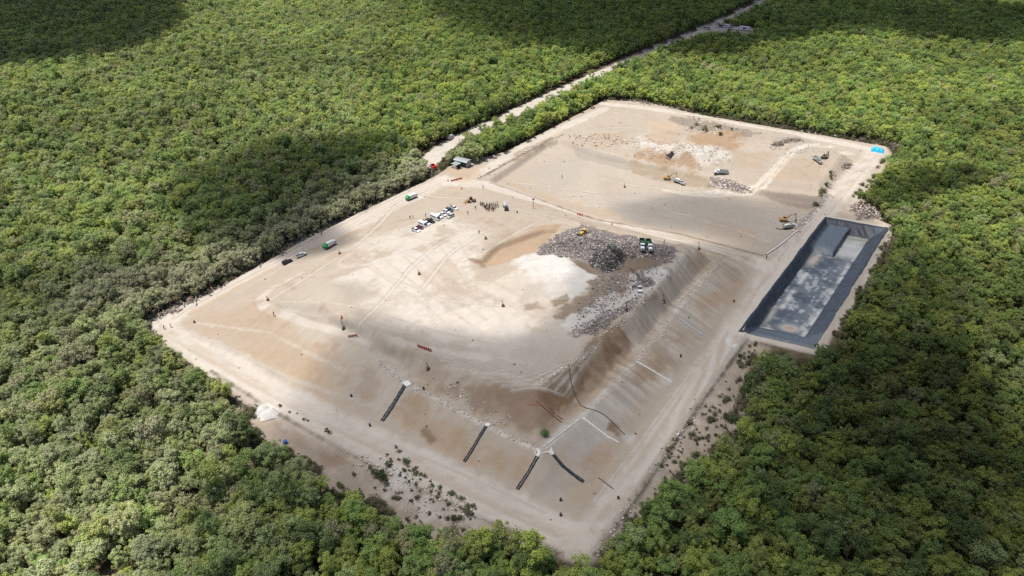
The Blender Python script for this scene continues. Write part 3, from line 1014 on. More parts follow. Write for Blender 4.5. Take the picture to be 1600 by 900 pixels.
# ------------------------------------------------------------------ forest
def tree_meshes(seed, kind):
    """one crown mesh (leaf clumps through the crown's volume) and one trunk mesh with limbs"""
    r = np.random.default_rng(seed)
    nb = int(r.integers(24, 36))
    blobs = []
    sx = 1.0 if kind != 'tall' else .70
    lx, ly = r.normal(size=2) * .35
    ex, ey = .75 + .55 * r.random(), .75 + .55 * r.random()
    for i in range(nb):
        a = r.random() * 6.283
        q = math.sqrt(r.random()) * 2.25 * sx * (.8 + .4 * r.random())
        z = 6.3 + (r.random() - .45) * 2.5 - q * q * .12
        blobs.append((lx + ex * q * math.cos(a), ly + ey * q * math.sin(a), z, .32 + r.random() ** 1.8 * .55))
    if kind == 'tall':
        blobs = [(x, y, z + (z - 6) * .9, s * .9) for x, y, z, s in blobs]
    for i in range(8):
        a = r.random() * 6.283
        blobs.append((1.5 * math.cos(a), 1.3 * math.sin(a), 3.0 + r.random() * 1.8, .45 + .35 * r.random()))
    dens = {'full': 125, 'tall': 120, 'thin': 62, 'dry': 34}[kind]
    V, F, L = [], [], []
    for (bx, by, bz, br) in blobs:
        n = int(dens * br * br * 2.1) + 20
        bl = r.random()
        for _ in range(n):
            d = r.normal(size=3)
            d /= np.linalg.norm(d)
            if d[2] < -.55:
                d[2] *= -1
            rad = br * (.35 + 1.0 * r.random())
            c = np.array((bx, by, bz)) + d * rad * np.array((1, 1, .82))
            nrm = d * .9 + np.array((0, 0, .55)) + r.normal(size=3) * .34
            nrm /= np.linalg.norm(nrm)
            t = np.cross(nrm, r.normal(size=3))
            t /= np.linalg.norm(t) + 1e-9
            b = np.cross(nrm, t)
            s = .075 + .095 * r.random()
            w = s * (.65 + .5 * r.random())
            k = len(V)
            f = nrm * s * .25
            V += [c - t * s - f, c - b * w, c + t * s - f, c + b * w]
            F.append((k, k + 1, k + 2, k + 3))
            lv = np.clip(.2 + .35 * bl + .45 * r.random(), 0, 1)
            L += [lv] * 4
    me = bpy.data.meshes.new("crown")
    me.from_pydata([tuple(v) for v in V], [], F)
    at = me.attributes.new("leaf", 'FLOAT', 'POINT')
    at.data.foreach_set("value", np.array(L, np.float32))
    me.materials.append(M_LEAF)
    me.update()
    mb = MB()
    bend = r.normal(size=2) * .25
    base, mid, top = (0, 0, -.6), (bend[0], bend[1], 2.6), (bend[0] * .4, bend[1] * .4, 5.2)
    mb.cyl(base, mid, .15, .11, 6)
    mb.cyl(mid, top, .11, .06, 6)
    for i in range(min(nb, 8)):
        x, y, z, s = blobs[i]
        st = Vector(mid).lerp(Vector(top), .2 + .7 * r.random())
        e = Vector((x, y, z - .2))
        m = st.lerp(e, .5) + Vector((0, 0, .25))
        mb.cyl(st, m, .06, .045, 5, caps=False)
        mb.cyl(m, e, .045, .02, 5, caps=False)
    if kind == 'dry':
        for i in range(16):
            x, y, z, s = blobs[i % 8]
            d = Vector(r.normal(size=3)).normalized()
            d.z = abs(d.z)
            mb.cyl((x, y, z - .2), Vector((x, y, z)) + d * 1.0, .03, .012, 4, caps=False)
    tm = bpy.data.meshes.new("trunk")
    tm.from_pydata(mb.v, [], mb.f)
    tm.materials.append(M_BARK)
    tm.update()
    return me, tm

KINDS = ['full', 'thin', 'full', 'tall', 'thin', 'dry', 'full', 'thin', 'full', 'tall', 'thin', 'dry', 'full', 'full']
TREES = [tree_meshes(100 + i, k) for i, k in enumerate(KINDS)]

def forest_points():
    st = 2.12
    xs = np.arange(-640, 660, st)
    ys = np.arange(42, 900, st)
    X, Y = np.meshgrid(xs, ys)
    X[::2] += st / 2
    X = X + RNG.uniform(-1.05, 1.05, X.shape)
    Y = Y + RNG.uniform(-1.05, 1.05, Y.shape)
    X, Y = X.ravel(), Y.ravel()
    k = np.abs(X) < .80 * (Y * .85 + 64) + 30
    X, Y = X[k], Y[k]
    sc = .50 + .62 * RNG.random(X.size) ** 1.7 + .18 * fbm(X, Y, 40, 3, 70)
    big = RNG.random(X.size) < .03
    sc = np.where(big, sc * 1.25, sc)
    low = RNG.random(X.size) < .22
    sc = np.where(low, sc * .68, sc)
    ok = np.ones(X.size, bool)
    wob = 1.6 * fbm(X, Y, 8, 3, 71)
    ed = np.full(X.size, 1e9)
    for pg in NOFOREST:
        d = -sdist(X, Y, pg) + wob
        ok &= d > .9 * sc
        ed = np.minimum(ed, d)
    for pg in PATHS:
        d = line_dist(X, Y, pg) + wob
        ok &= d > 2.0
        ed = np.minimum(ed, np.maximum(d - 2, 0) + 2)
    # gaps between crowns
    ok &= (fbm(X, Y, 7, 3, 72) > -.38) | (RNG.random(X.size) < .6)
    # crowns never touch the pond, its rim or the machines' ground
    ok &= sdist(X, Y, PIT) < -2.5
    return X[ok], Y[ok], sc[ok], ed[ok]

FX, FY, FS, FE = forest_points()

def tints(X, Y, E):
    n = X.size
    r = RNG.random(n)
    v = fbm(X, Y, 14, 3, 80)
    w = fbm(X, Y, 70, 3, 81)
    pal = np.array([(.080, .110, .030), (.130, .150, .034), (.108, .112, .036), (.112, .136, .060), (.040, .060, .022), (.130, .120, .075), (.078, .116, .034), (.140, .155, .040)])
    q = r + .35 * v
    wt = np.empty(n, int)
    wt[:] = 0
    cuts = [(.18, 4), (.40, 0), (.56, 6), (.70, 2), (.86, 1), (.95, 3), (1.03, 7), (9, 5)]
    lo = -9
    for hi, k in cuts:
        wt[(q >= lo) & (q < hi)] = k
        lo = hi
    # the drier grey growth along the road and at the left
    leftside = sm((-X - .35 * (Y - 130) * .3 - 38) / 30)
    pl_, prj = line_dist(X, Y, [tuple(P(*p)[:2]) for p in ((180, 470), (330, 450), (480, 365), (560, 328), (690, 262))]), None
    dry = np.exp(-(pl_ / 17) ** 2) * 1.0 + .16 * leftside
    nearleft = sm((-X - 30) / 40) * sm((190 - Y) / 60)
    pick = RNG.random(n)
    wt = np.where(pick < dry * .62, 3, wt)
    wt = np.where((pick >= dry * .62) & (pick < dry * .95), 5, wt)
    pick = RNG.random(n)
    wt = np.where((pick < .20 * nearleft), 3, wt)
    c = pal[wt].copy()
    c = c * .72 + np.array((.094, .116, .038)) * .28
    c *= (1 + .22 * (RNG.random(n) - .5) + .35 * w)[:, None]
    gm = np.clip(dry * .85 * (.5 + .7 * RNG.random(n)) + .38 * nearleft * (RNG.random(n) < .5), 0, .9)[:, None]
    c = c * (1 - gm) + np.array((.150, .148, .100)) * gm
    # leaf tint darkened on the right-hand side: cloud shade put into the colour
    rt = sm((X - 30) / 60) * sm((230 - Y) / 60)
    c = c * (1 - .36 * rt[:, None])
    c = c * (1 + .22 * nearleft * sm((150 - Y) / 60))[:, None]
    c = c * (1 + .16 * sm((Y - 200) / 180))[:, None]  # far crowns brightened: haze and light put into the tint
    return c * 2.75, wt

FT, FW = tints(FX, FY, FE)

# apparent size: the 300 that show largest become things of their own
depth = FY * _c + (CAM_Z - 7) * _s
upx = 800 + FPX * FX / depth
vpy = 450 - FPX * (-(CAM_Z - 7) * _c + FY * _s) / depth
inview = (upx > 8) & (upx < 1592) & (vpy > -5) & (vpy < 892)
score = np.where(inview, FS / depth, -1)
order = np.argsort(-score)
N_IND = 300
ind, rest = order[:N_IND], order[N_IND:]
kind_idx = RNG.integers(0, len(TREES), FX.size)
kind_idx = np.where(FW == 5, np.where(RNG.random(FX.size) < .7, 5, 4), kind_idx)
kind_idx = np.where((FW != 5) & ((kind_idx == 5) | (kind_idx == 11)) & (RNG.random(FX.size) < .6), 12, kind_idx)
FR = RNG.random(FX.size) * 6.283
FZ = np.array([Hpt(x, y) for x, y in zip(FX, FY)])

LOOK = {0: "mid green", 1: "yellow green", 2: "olive green", 3: "pale grey green", 4: "dark green", 5: "dry brownish grey", 6: "fresh green", 7: "bright yellow green"}
SHAPE = {'full': "rounded full crown", 'tall': "tall narrow crown", 'thin': "open airy crown", 'dry': "sparse twiggy crown"}

def where_tree(x, y, px, py):
    if px < 400:
        a = "at lower left below the path" if py > 780 + (300 - px) * .5 and px > 180 else "in the lower left corner of the forest"
    elif px < 640:
        a = "below the shrubby front clearing"
    elif px < 920:
        a = "on the bottom edge before the front road"
    elif px < 1200:
        a = "right of the bottom road corner"
    else:
        a = "in the lower right forest"
    return a

first = {}
for i in ind:
    k = int(kind_idx[i])
    sp = KINDS[k]
    nm = "forest_tree"
    a = "%s tree with %s %s" % (LOOK[int(FW[i])], SHAPE[sp], where_tree(FX[i], FY[i], upx[i], vpy[i]))
    root = empty(nm, a, "tree", a.replace(" tree with ", " trees with ").replace("crown ", "crowns "))
    root.location = (FX[i], FY[i], FZ[i])
    root.rotation_euler = (0, 0, FR[i])
    root.scale = tuple(float(FS[i] * q) for q in RNG.uniform(.85, 1.2, 3))
    cr = bpy.data.objects.new("crown", TREES[k][0])
    tk = bpy.data.objects.new("trunk", TREES[k][1])
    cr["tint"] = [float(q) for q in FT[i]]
    for o in (cr, tk):
        C.objects.link(o)
        o.parent = root
    first.setdefault(k, (cr, tk))

def scatter_object(name, X, Y, Z, Rz, S, K, T, sources, mats):
    """many small growths as one object: points that carry crown meshes"""
    me = bpy.data.meshes.new(name)
    n = X.size
    me.vertices.add(n)
    me.vertices.foreach_set("co", np.stack([X, Y, Z], -1).astype(np.float32).ravel())
    def at(nm, ty, dat, f):
        a = me.attributes.new(nm, ty, 'POINT')
        a.data.foreach_set(f, np.ascontiguousarray(dat).ravel())
    rot = np.zeros((n, 3), np.float32)
    rot[:, 2] = Rz
    rot[:, :2] = RNG.normal(size=(n, 2)) * .11
    at("rot", 'FLOAT_VECTOR', rot, "vector")
    S3 = S[:, None] * RNG.uniform(.8, 1.25, (n, 3))
    at("size", 'FLOAT_VECTOR', S3.astype(np.float32), "vector")
    at("pick", 'INT', K.astype(np.int32), "value")
    at("tint", 'FLOAT_VECTOR', T.astype(np.float32), "vector")
    me.update()
    for m in mats:
        me.materials.append(m)
    o = bpy.data.objects.new(name, me)
    C.objects.link(o)
    ng = bpy.data.node_groups.new(name + "_nodes", 'GeometryNodeTree')
    ng.interface.new_socket("Geometry", in_out='INPUT', socket_type='NodeSocketGeometry')
    ng.interface.new_socket("Geometry", in_out='OUTPUT', socket_type='NodeSocketGeometry')
    N, Lk = ng.nodes, ng.links
    gi = N.new("NodeGroupInput")
    go = N.new("NodeGroupOutput")
    def named(nm, ty):
        a = N.new("GeometryNodeInputNamedAttribute")
        a.data_type = ty
        a.inputs["Name"].default_value = nm
        return a.outputs["Attribute"]
    r_, s_, k_ = named("rot", 'FLOAT_VECTOR'), named("size", 'FLOAT_VECTOR'), named("pick", 'INT')
    e2r = N.new("FunctionNodeEulerToRotation")
    Lk.new(r_, e2r.inputs[0])
    jn = N.new("GeometryNodeJoinGeometry")
    for k, srcs in sources.items():
        cmp_ = N.new("FunctionNodeCompare")
        cmp_.data_type = 'INT'
        cmp_.operation = 'EQUAL'
        Lk.new(k_, cmp_.inputs[2])
        cmp_.inputs[3].default_value = k
        for src in srcs:
            oi = N.new("GeometryNodeObjectInfo")
            oi.transform_space = 'ORIGINAL'
            oi.inputs["Object"].default_value = src
            iop = N.new("GeometryNodeInstanceOnPoints")
            Lk.new(gi.outputs[0], iop.inputs["Points"])
            Lk.new(cmp_.outputs[0], iop.inputs["Selection"])
            Lk.new(oi.outputs["Geometry"], iop.inputs["Instance"])
            Lk.new(e2r.outputs[0], iop.inputs["Rotation"])
            Lk.new(s_, iop.inputs["Scale"])
            Lk.new(iop.outputs[0], jn.inputs[0])
    Lk.new(jn.outputs[0], go.inputs[0])
    md = o.modifiers.new("growth", 'NODES')
    md.node_group = ng
    return o

for k in range(len(TREES)):     # every crown shape has at least one single tree to copy from
    assert k in first, k
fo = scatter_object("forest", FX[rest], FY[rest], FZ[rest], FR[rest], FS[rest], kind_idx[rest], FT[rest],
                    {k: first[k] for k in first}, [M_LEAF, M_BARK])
tag(fo, "dense low green forest all round the bare works", "forest", kind="stuff")
print("forest trees", FX.size)

# ------------------------------------------------------------------ vehicles (x is forward, wheels on z = 0)
def wheel(root, x, y, r=.36, w=.26, m=None):
    b = MB()
    b.cyl((x, y - w / 2, r), (x, y + w / 2, r), r, n=12)
    return b.build("wheel", m or M_TYRE, root)

def lamps(root, x, y, z, s=.28):
    for sg in (-1, 1):
        b = MB()
        b.box((x, sg * y, z), (.06, s, .16))
        b.build("headlight", M_LAMP, root)

def part_box(root, name, m, c, s, bevel=.04, **k):
    b = MB()
    b.box(c, s, **k)
    return b.build(name, m, root, bevel=bevel)

def part_prism(root, name, m, prof, y0, y1, inset=0, bevel=.05):
    b = MB()
    b.prism(prof, y0, y1, inset)
    return b.build(name, m, root, bevel=bevel)

def pickup(root, paint):
    part_prism(root, "body", paint, [(-2.65, .42), (2.5, .42), (2.66, .62), (2.6, .98), (1.35, 1.10), (-.75, 1.10), (-.75, .80), (-2.5, .80), (-2.65, .72)], -.92, .92, .04, .06)
    for sg in (-1, 1):
        part_box(root, "bed_side", paint, (-1.70, sg * .87, .96), (1.88, .09, .34), .02)
    part_box(root, "tailgate", paint, (-2.62, 0, .95), (.07, 1.64, .34), .02)
    part_box(root, "bed_floor", M_DGREY, (-1.70, 0, .83), (1.80, 1.62, .05), 0)
    part_prism(root, "windows", M_GLASS, [(-.72, 1.09), (1.30, 1.09), (.62, 1.66), (-.55, 1.66)], -.84, .84, .12, .03)
    part_box(root, "roof", paint, (.03, 0, 1.69), (1.18, 1.36, .07), .03)
    for x in (-1.65, 1.70):
        for y in (-.80, .80):
            wheel(root, x, y, .39, .27)
    lamps(root, 2.62, .66, .84)

def suv(root, paint, back=-2.15, L=4.7):
    h = L / 2
    part_prism(root, "body", paint, [(-h, .38), (h - .12, .38), (h, .62), (h - .06, .92), (1.0, 1.06), (-h + .02, 1.08)], -.91, .91, .04, .07)
    part_prism(root, "windows", M_GLASS, [(back, 1.07), (1.05, 1.07), (.40, 1.62), (back + .22, 1.62)], -.83, .83, .12, .03)
    part_box(root, "roof", paint, ((back + .62) / 2, 0, 1.65), (.20 - back, 1.36, .07), .03)
    for x in (-h + .85, h - .9):
        for y in (-.80, .80):
            wheel(root, x, y, .36, .25)
    lamps(root, h - .03, .64, .78)

def sedan(root, paint):
    part_prism(root, "body", paint, [(-2.2, .34), (2.1, .34), (2.22, .55), (2.15, .82), (1.0, .95), (-1.5, .98), (-2.15, .92)], -.86, .86, .04, .07)
    part_prism(root, "windows", M_GLASS, [(-1.75, .96), (1.05, .95), (.30, 1.42), (-1.05, 1.42)], -.79, .79, .13, .03)
    part_box(root, "roof", paint, (-.40, 0, 1.44), (1.25, 1.24, .06), .03)
    for x in (-1.38, 1.38):
        for y in (-.76, .76):
            wheel(root, x, y, .33, .22)
    lamps(root, 2.17, .60, .68)

def van(root, paint, L=5.6, H=2.35):
    h = L / 2
    part_prism(root, "body", paint, [(-h, .40), (h - .1, .40), (h, .70), (h - .15, 1.15), (h - .95, H - .30), (h - 1.35, H), (-h + .12, H), (-h, H - .3)], -.97, .97, .08, .08)
    for sg in (-1, 1):
        part_box(root, "side_window", M_GLASS, (-.45, sg * .935, 1.62), (L - 2.1, .05, .48), 0, rx=sg * .035)
    part_prism(root, "windscreen", M_GLASS, [(h - .24, 1.18), (h - .14, 1.19), (h - .86, H - .27), (h - .97, H - .28)], -.80, .80, .05, 0)
    for x in (-h + 1.0, h - 1.0):
        for y in (-.86, .86):
            wheel(root, x, y, .37, .25)
    lamps(root, h - .02, .68, .86)

def garbage_truck(root):
    part_box(root, "chassis", M_STEEL, (0, 0, .80), (8.2, .9, .28), .02)
    part_prism(root, "cab", M_WHITE, [(2.6, .75), (4.25, .75), (4.3, 1.6), (4.0, 2.75), (2.6, 2.75)], -1.2, 1.2, .06, .08)
    part_prism(root, "windscreen", M_GLASS, [(4.24, 1.70), (4.33, 1.68), (4.09, 2.55), (4.0, 2.55)], -1.02, 1.02, 0, 0)
    for sg in (-1, 1):
        part_box(root, "side_window", M_GLASS, (3.5, sg * 1.17, 2.12), (.95, .06, .62), 0)
    part_prism(root, "body", M_WHITE, [(-2.2, 1.0), (2.4, 1.0), (2.4, 3.0), (2.1, 3.2), (-2.2, 3.2)], -1.22, 1.22, .1, .12)
    part_prism(root, "hopper", M_GREENP, [(-4.2, .75), (-2.22, .85), (-2.22, 3.25), (-3.1, 3.3), (-4.3, 2.1)], -1.24, 1.24, .06, .08)
    part_box(root, "hopper_mouth", M_DARKIN, (-4.22, 0, 1.25), (.16, 1.9, .7), .02)
    for x in (-2.0, -.75, 3.3):
        for y in (-1.0, 1.0):
            wheel(root, x, y, .50, .34)
    lamps(root, 4.27, .85, 1.05)

def dump_truck(root, bedmat, cabmat, loaded=None):
    part_box(root, "chassis", M_STEEL, (-.3, 0, .85), (8.0, .9, .3), .02)
    part_prism(root, "hood", cabmat, [(2.7, .8), (4.35, .8), (4.45, 1.2), (4.3, 1.75), (2.7, 2.0)], -.95, .95, .12, .1)
    part_box(root, "grille", M_DARKIN, (4.40, 0, 1.25), (.12, 1.0, .55), .02)
    part_box(root, "bumper", M_SILVER, (4.52, 0, .72), (.2, 2.1, .26), .04)
    part_prism(root, "cab", cabmat, [(1.05, .9), (2.75, .9), (2.75, 1.95), (2.45, 2.75), (1.05, 2.85)], -1.1, 1.1, .08, .08)
    part_prism(root, "windscreen", M_GLASS, [(2.72, 2.0), (2.82, 2.0), (2.54, 2.64), (2.46, 2.64)], -.92, .92, 0, 0)
    for sg in (-1, 1):
        part_box(root, "side_window", M_GLASS, (1.95, sg * 1.065, 2.25), (1.0, .06, .5), 0)
    b = MB()
    z0, z1 = 1.25, 2.95
    b.box((-1.85, 0, z0), (5.3, 2.3, .12))
    bed = b.build("bed_floor", bedmat, root)
    for sg in (-1, 1):
        part_box(root, "bed_side", bedmat, (-1.85, sg * 1.2, (z0 + z1) / 2), (5.4, .10, z1 - z0), .02)
    part_box(root, "headboard", bedmat, (.86, 0, (z0 + z1) / 2 + .1), (.10, 2.34, z1 - z0 + .2), .02)
    part_box(root, "tailgate", bedmat, (-4.52, 0, (z0 + z1) / 2 - .1), (.10, 2.30, z1 - z0 - .2), .02)
    if loaded:
        part_prism(root, "load", loaded, [(-4.3, 1.4), (.7, 1.4), (.5, 2.7), (-1.8, 3.2), (-4.0, 2.6)], -1.12, 1.12, .3, .2)
    for x in (-2.9, -1.6, 3.4):
        for y in (-1.0, 1.0):
            wheel(root, x, y, .52, .40)
    lamps(root, 4.40, .78, 1.25)

def track_profile(h, l):
    p = []
    r = h / 2
    for i in range(7):
        a = -math.pi / 2 + math.pi * i / 6
        p.append((l / 2 - r + r * math.cos(a), r + r * math.sin(a)))
    for i in range(7):
        a = math.pi / 2 + math.pi * i / 6
        p.append((-l / 2 + r + r * math.cos(a), r + r * math.sin(a)))
    return p

def excavator(root, paint, arm=((.6, 1.8), (3.4, 5.2), (6.2, 5.7), (6.9, 1.6)), k=1.0):
    for sg in (-1, 1):
        part_prism(root, "track", M_STEEL, track_profile(.95, 4.3), sg * 1.25 - .3, sg * 1.25 + .3, 0, .03)
    part_box(root, "undercarriage", M_STEEL, (0, 0, .62), (2.2, 2.0, .45), .03)
    part_prism(root, "house", paint, [(-2.7, 1.0), (1.2, 1.0), (1.2, 1.9), (-1.0, 2.05), (-2.6, 2.0), (-2.8, 1.6)], -1.4, 1.4, .08, .1)
    part_box(root, "counterweight", paint, (-2.6, 0, 1.55), (.75, 2.7, 1.0), .15)
    part_prism(root, "cab", M_GLASS, [(-.55, 1.95), (1.15, 1.1), (1.3, 1.8), (.95, 2.85), (-.5, 2.9)], .35, 1.38, .06, .06)
    part_box(root, "cab_roof", paint, (.25, .87, 2.93), (1.5, .95, .07), .02)
    a0, a1, a2, a3 = arm
    b = MB()
    w = .26 * k
    b.cyl((a0[0], -.2, a0[1]), (a1[0], -.2, a1[1]), w, w * 1.25, 6)
    b.cyl((a1[0], -.2, a1[1]), (a2[0], -.2, a2[1]), w * 1.25, w * .8, 6)
    b.build("boom", paint, root)
    b = MB()
    b.cyl((a2[0] - .3, -.2, a2[1] + .45), (a3[0], -.2, a3[1]), w * 1.05, w * .7, 6)
    b.build("stick", paint, root)
    b = MB()
    b.cyl((a0[0] + .5, -.2, a0[1] - .2), (a1[0] - .1, -.2, a1[1] - .8), .10, .07, 6)
    b.build("hydraulic_ram", M_SILVER, root)
    part_prism(root, "bucket", M_STEEL, [(a3[0] - .2, a3[1] + .15), (a3[0] + .35, a3[1]), (a3[0] + .25, a3[1] - .75), (a3[0] - .45, a3[1] - 1.05), (a3[0] - .95, a3[1] - .7), (a3[0] - .3, a3[1] - .55)], -.75, .35, 0, .03)

def wheel_loader(root, paint):
    part_prism(root, "engine_cover", paint, [(-3.3, .9), (-.6, .8), (-.4, 1.9), (-3.1, 1.9), (-3.4, 1.5)], -1.0, 1.0, .12, .12)
    part_prism(root, "front_frame", paint, [(-.3, .7), (1.9, .7), (1.7, 1.4), (-.3, 1.6)], -.7, .7, .1, .08)
    part_prism(root, "cab", M_GLASS, [(-1.1, 1.9), (.45, 1.6), (.45, 3.1), (-1.0, 3.15)], -.75, .75, .06, .05)
    part_box(root, "cab_roof", M_DGREY, (-.3, 0, 3.2), (1.75, 1.65, .1), .03)
    for sg in (-1, 1):
        b = MB()
        b.cyl((.6, sg * .55, 1.75), (2.3, sg * .55, 1.2), .16, .16, 6)
        b.cyl((2.3, sg * .55, 1.2), (3.2, sg * .55, .55), .16, .13, 6)
        b.build("lift_arm", paint, root)
    part_prism(root, "bucket", paint, [(3.0, .15), (4.3, .1), (4.25, .2), (3.4, .35), (3.25, .9), (3.7, 1.35), (3.55, 1.4), (3.0, .95)], -1.45, 1.45, 0, .02)
    for x in (-2.2, 1.3):
        for y in (-1.05, 1.05):
            wheel(root, x, y, .80, .58)

def crawler_dozer(root, paint):
    for sg in (-1, 1):
        part_prism(root, "track", M_STEEL, track_profile(1.15, 4.0), sg * 1.1 - .32, sg * 1.1 + .32, 0, .03)
    part_prism(root, "hood", paint, [(0, .9), (2.1, .9), (2.1, 1.85), (0, 2.05)], -.75, .75, .08, .08)
    part_box(root, "rear_deck", paint, (-1.2, 0, 1.45), (2.2, 1.7, .9), .1)
    part_prism(root, "cab", M_GLASS, [(-1.3, 1.9), (.05, 1.9), (-.05, 2.95), (-1.2, 2.95)], -.75, .75, .08, .05)
    part_box(root, "cab_roof", paint, (-.62, 0, 3.0), (1.7, 1.7, .1), .03)
    part_prism(root, "blade", M_STEEL, [(2.75, .05), (3.0, .05), (2.85, .7), (3.05, 1.45), (2.85, 1.5), (2.62, .7)], -1.9, 1.9, 0, .03)
    for sg in (-1, 1):
        part_box(root, "push_arm", paint, (1.6, sg * 1.52, .6), (2.5, .16, .28), .02)
    part_box(root, "exhaust", M_STEEL, (1.1, .3, 2.3), (.14, .14, .8), 0)

def tanker(root):
    part_box(root, "chassis", M_STEEL, (0, 0, .8), (7.4, .9, .3), .02)
    part_prism(root, "cab", M_DGREY, [(2.1, .75), (3.75, .75), (3.8, 1.6), (3.55, 2.55), (2.1, 2.55)], -1.1, 1.1, .06, .08)
    part_prism(root, "windscreen", M_GLASS, [(3.74, 1.68), (3.83, 1.66), (3.62, 2.38), (3.55, 2.38)], -.95, .95, 0, 0)
    b = MB()
    b.cyl((-3.4, 0, 1.95), (1.8, 0, 1.95), 1.08, n=14)
    b.build("tank", M_SILVER, root, bevel=.05)
    part_box(root, "tank_walkway", M_GREYP, (-.8, 0, 3.05), (4.4, .5, .08), 0)
    part_box(root, "rear_box", M_WHITE, (-3.75, 0, 1.5), (.6, 1.9, 1.1), .05)
    for x in (-2.6, -1.4, 2.9):
        for y in (-.95, .95):
            wheel(root, x, y, .48, .34)
    lamps(root, 3.80, .8, 1.0)

caravan_ = None
def put(name, label, cat, builder, px, py, dx, dy, group=None, dz=0.0, *a, **k):
    root = empty(name, label, cat, group)
    builder(root, *a, **k)
    k = .78 if builder in (pickup, suv, sedan, van, caravan_) else .68 if builder in (wheel_loader, crawler_dozer, dump_truck, tanker) else .66
    if py < 60:
        k = 1.1
    root.scale = (k, k, k)
    stand(root, px, py, dx, dy, dz=dz)
    return root

PARK = "vehicles parked in the row on the sand"
row = [
    ("pickup_truck", "white pickup with open dark bed at the lower left end of the parked row", "pickup truck", pickup, M_WHITE, 650, 361.5),
    ("parked_car", "maroon saloon between the end pickup and a white van in the parked row", "car", sedan, M_MAROON, 656.3, 357.5),
    ("parked_van", "shorter white van beside the maroon car in the parked row", "van", van, M_WHITE, 660.5, 353),
    ("parked_car", "white saloon between the shorter white van and a black pickup", "car", sedan, M_WHITE, 667, 350.6),
    ("pickup_truck", "black pickup parked beside the longest white van", "pickup truck", pickup, M_BLACK, 672.5, 347),
    ("parked_van", "longest white van in the middle of the parked row", "van", van, M_WHITE, 680, 342.5),
    ("parked_car", "white hatchback just beyond the longest white van in the row", "car", suv, M_WHITE, 686.5, 339.8),
    ("parked_car", "white saloon in the parked row, nearest the lone silver car", "car", sedan, M_WHITE, 692.3, 337),
    ("parked_car", "white sport utility car parked next to a dark grey one", "car", suv, M_WHITE, 697.8, 333),
    ("parked_car", "dark grey sport utility car between two white vehicles in the parked row", "car", suv, M_DGREY, 702.3, 330),
    ("pickup_truck", "white pickup at the upper right end of the parked row", "pickup truck", pickup, M_WHITE, 709.5, 326.8),
]
for (nm, lb, ct, bf, pm, x, y) in row:
    if bf is van:
        put(nm, lb, ct, bf, x, y, 16, 7.2, PARK, 0.0, pm, *((6.2, 2.5) if x > 670 else (5.2, 2.3)))
    else:
        put(nm, lb, ct, bf, x, y, 16, 7.2, PARK, 0.0, pm)
put("parked_car", "silver white car parked alone crosswise in front of the row", "car", suv, 703.8, 339.8, -9, 5.5, None, 0.0, M_SILVER)
put("road_car", "black sport utility car driving on the left road by the forest", "car", suv, 449, 411, 14, -6.5, None, 0.0, M_BLACK, -2.2, 4.9)
put("pickup_truck", "white pickup driving ahead of the black car on the left road", "pickup truck", pickup, 470.5, 400.5, 14, -6.5, None, 0.0, M_WHITE)
put("garbage_truck", "white garbage truck with green hopper near the two cars on the left road", "garbage truck", garbage_truck, 515.5, 385.5, 14, -7.5)
put("garbage_truck", "white garbage truck with green hopper near the road junction", "garbage truck", garbage_truck, 643, 311, 14, -6)
put("dump_truck", "red dump truck with white cab at the forest tip by the gate junction", "dump truck", dump_truck, 676.5, 263, -5, -5.5, None, 0.0, M_REDP, M_WHITE)
put("dump_truck", "white truck with green box leaving the waste heap, left of two", "dump truck", dump_truck, 1003, 386, 1.2, 12, None, 0.0, M_DKGREEN, M_WHITE)
put("dump_truck", "white truck with green box beside the waste heap, right of two", "dump truck", dump_truck, 1014, 387, 4.5, 12, None, 0.0, M_DKGREEN, M_WHITE)
put("pickup_truck", "white pickup parked alone on the littered plateau below the waste heap", "pickup truck", pickup, 999, 453, 2, 8, None, 0.0, M_WHITE)
put("dump_truck", "dusty grey dump truck being filled by the excavator in the open cell", "dump truck", dump_truck, 1061, 287, 13, 5, None, 0.0, M_GREYP, M_SILVER, M_CONC)
put("dump_truck", "dusty grey dump truck with white cab on top of the tipped rubble", "dump truck", dump_truck, 1126, 272, -14, -1.5, None, 0.0, M_GREYP, M_WHITE)
put("dump_truck", "grey dump truck behind the ditch at the right edge of the cell", "dump truck", dump_truck, 1234, 357, 12, -1.5, None, 0.0, M_GREYP, M_WHITE, M_CONC)
put("excavator", "ochre excavator loading a grey truck at the foot of the cell bank", "excavator", excavator, 1043, 281, 13, 1.2, None, 0.0, M_OCHRE, ((.6, 1.8), (2.6, 4.6), (5.2, 6.2), (6.1, 2.6)))
put("excavator", "ochre excavator with raised boom beside the right edge of the open cell", "excavator", excavator, 1225, 346, 13, .5, None, 0.0, M_OCHRE, ((.6, 1.8), (3.0, 4.6), (5.8, 5.6), (6.8, 1.6)))
put("excavator", "small dark excavator digging on the upper quarried ground by the right track", "excavator", excavator, 1288, 248, 9, -3, None, 0.0, M_STEEL, ((.6, 1.8), (1.6, 3.6), (3.0, 4.8), (3.4, 2.4)))
put("dump_truck", "grey dump truck standing left of the small dark excavator", "dump truck", dump_truck, 1277, 253, 6, 4, None, 0.0, M_GREYP, M_GREYP)
put("bulldozer", "dark grey bulldozer working on the reddish rubble mound", "bulldozer", crawler_dozer, 1048, 243.5, -12, 3, None, 0.0, M_DGREY)
put("bulldozer", "yellow bulldozer with dark blade on top of the waste heap", "bulldozer", crawler_dozer, 911, 367, -10, 6, None, 0.0, M_YELLOW)
put("wheel_loader", "dusty ochre wheel loader beside the crowd of people", "wheel loader", wheel_loader, 735, 316, -14, 2.4, None, 0.0, M_OCHRE)
put("tanker_truck", "silver grey tanker truck right of the crowd of people", "tanker truck", tanker, 790, 326, 2.5, 8)
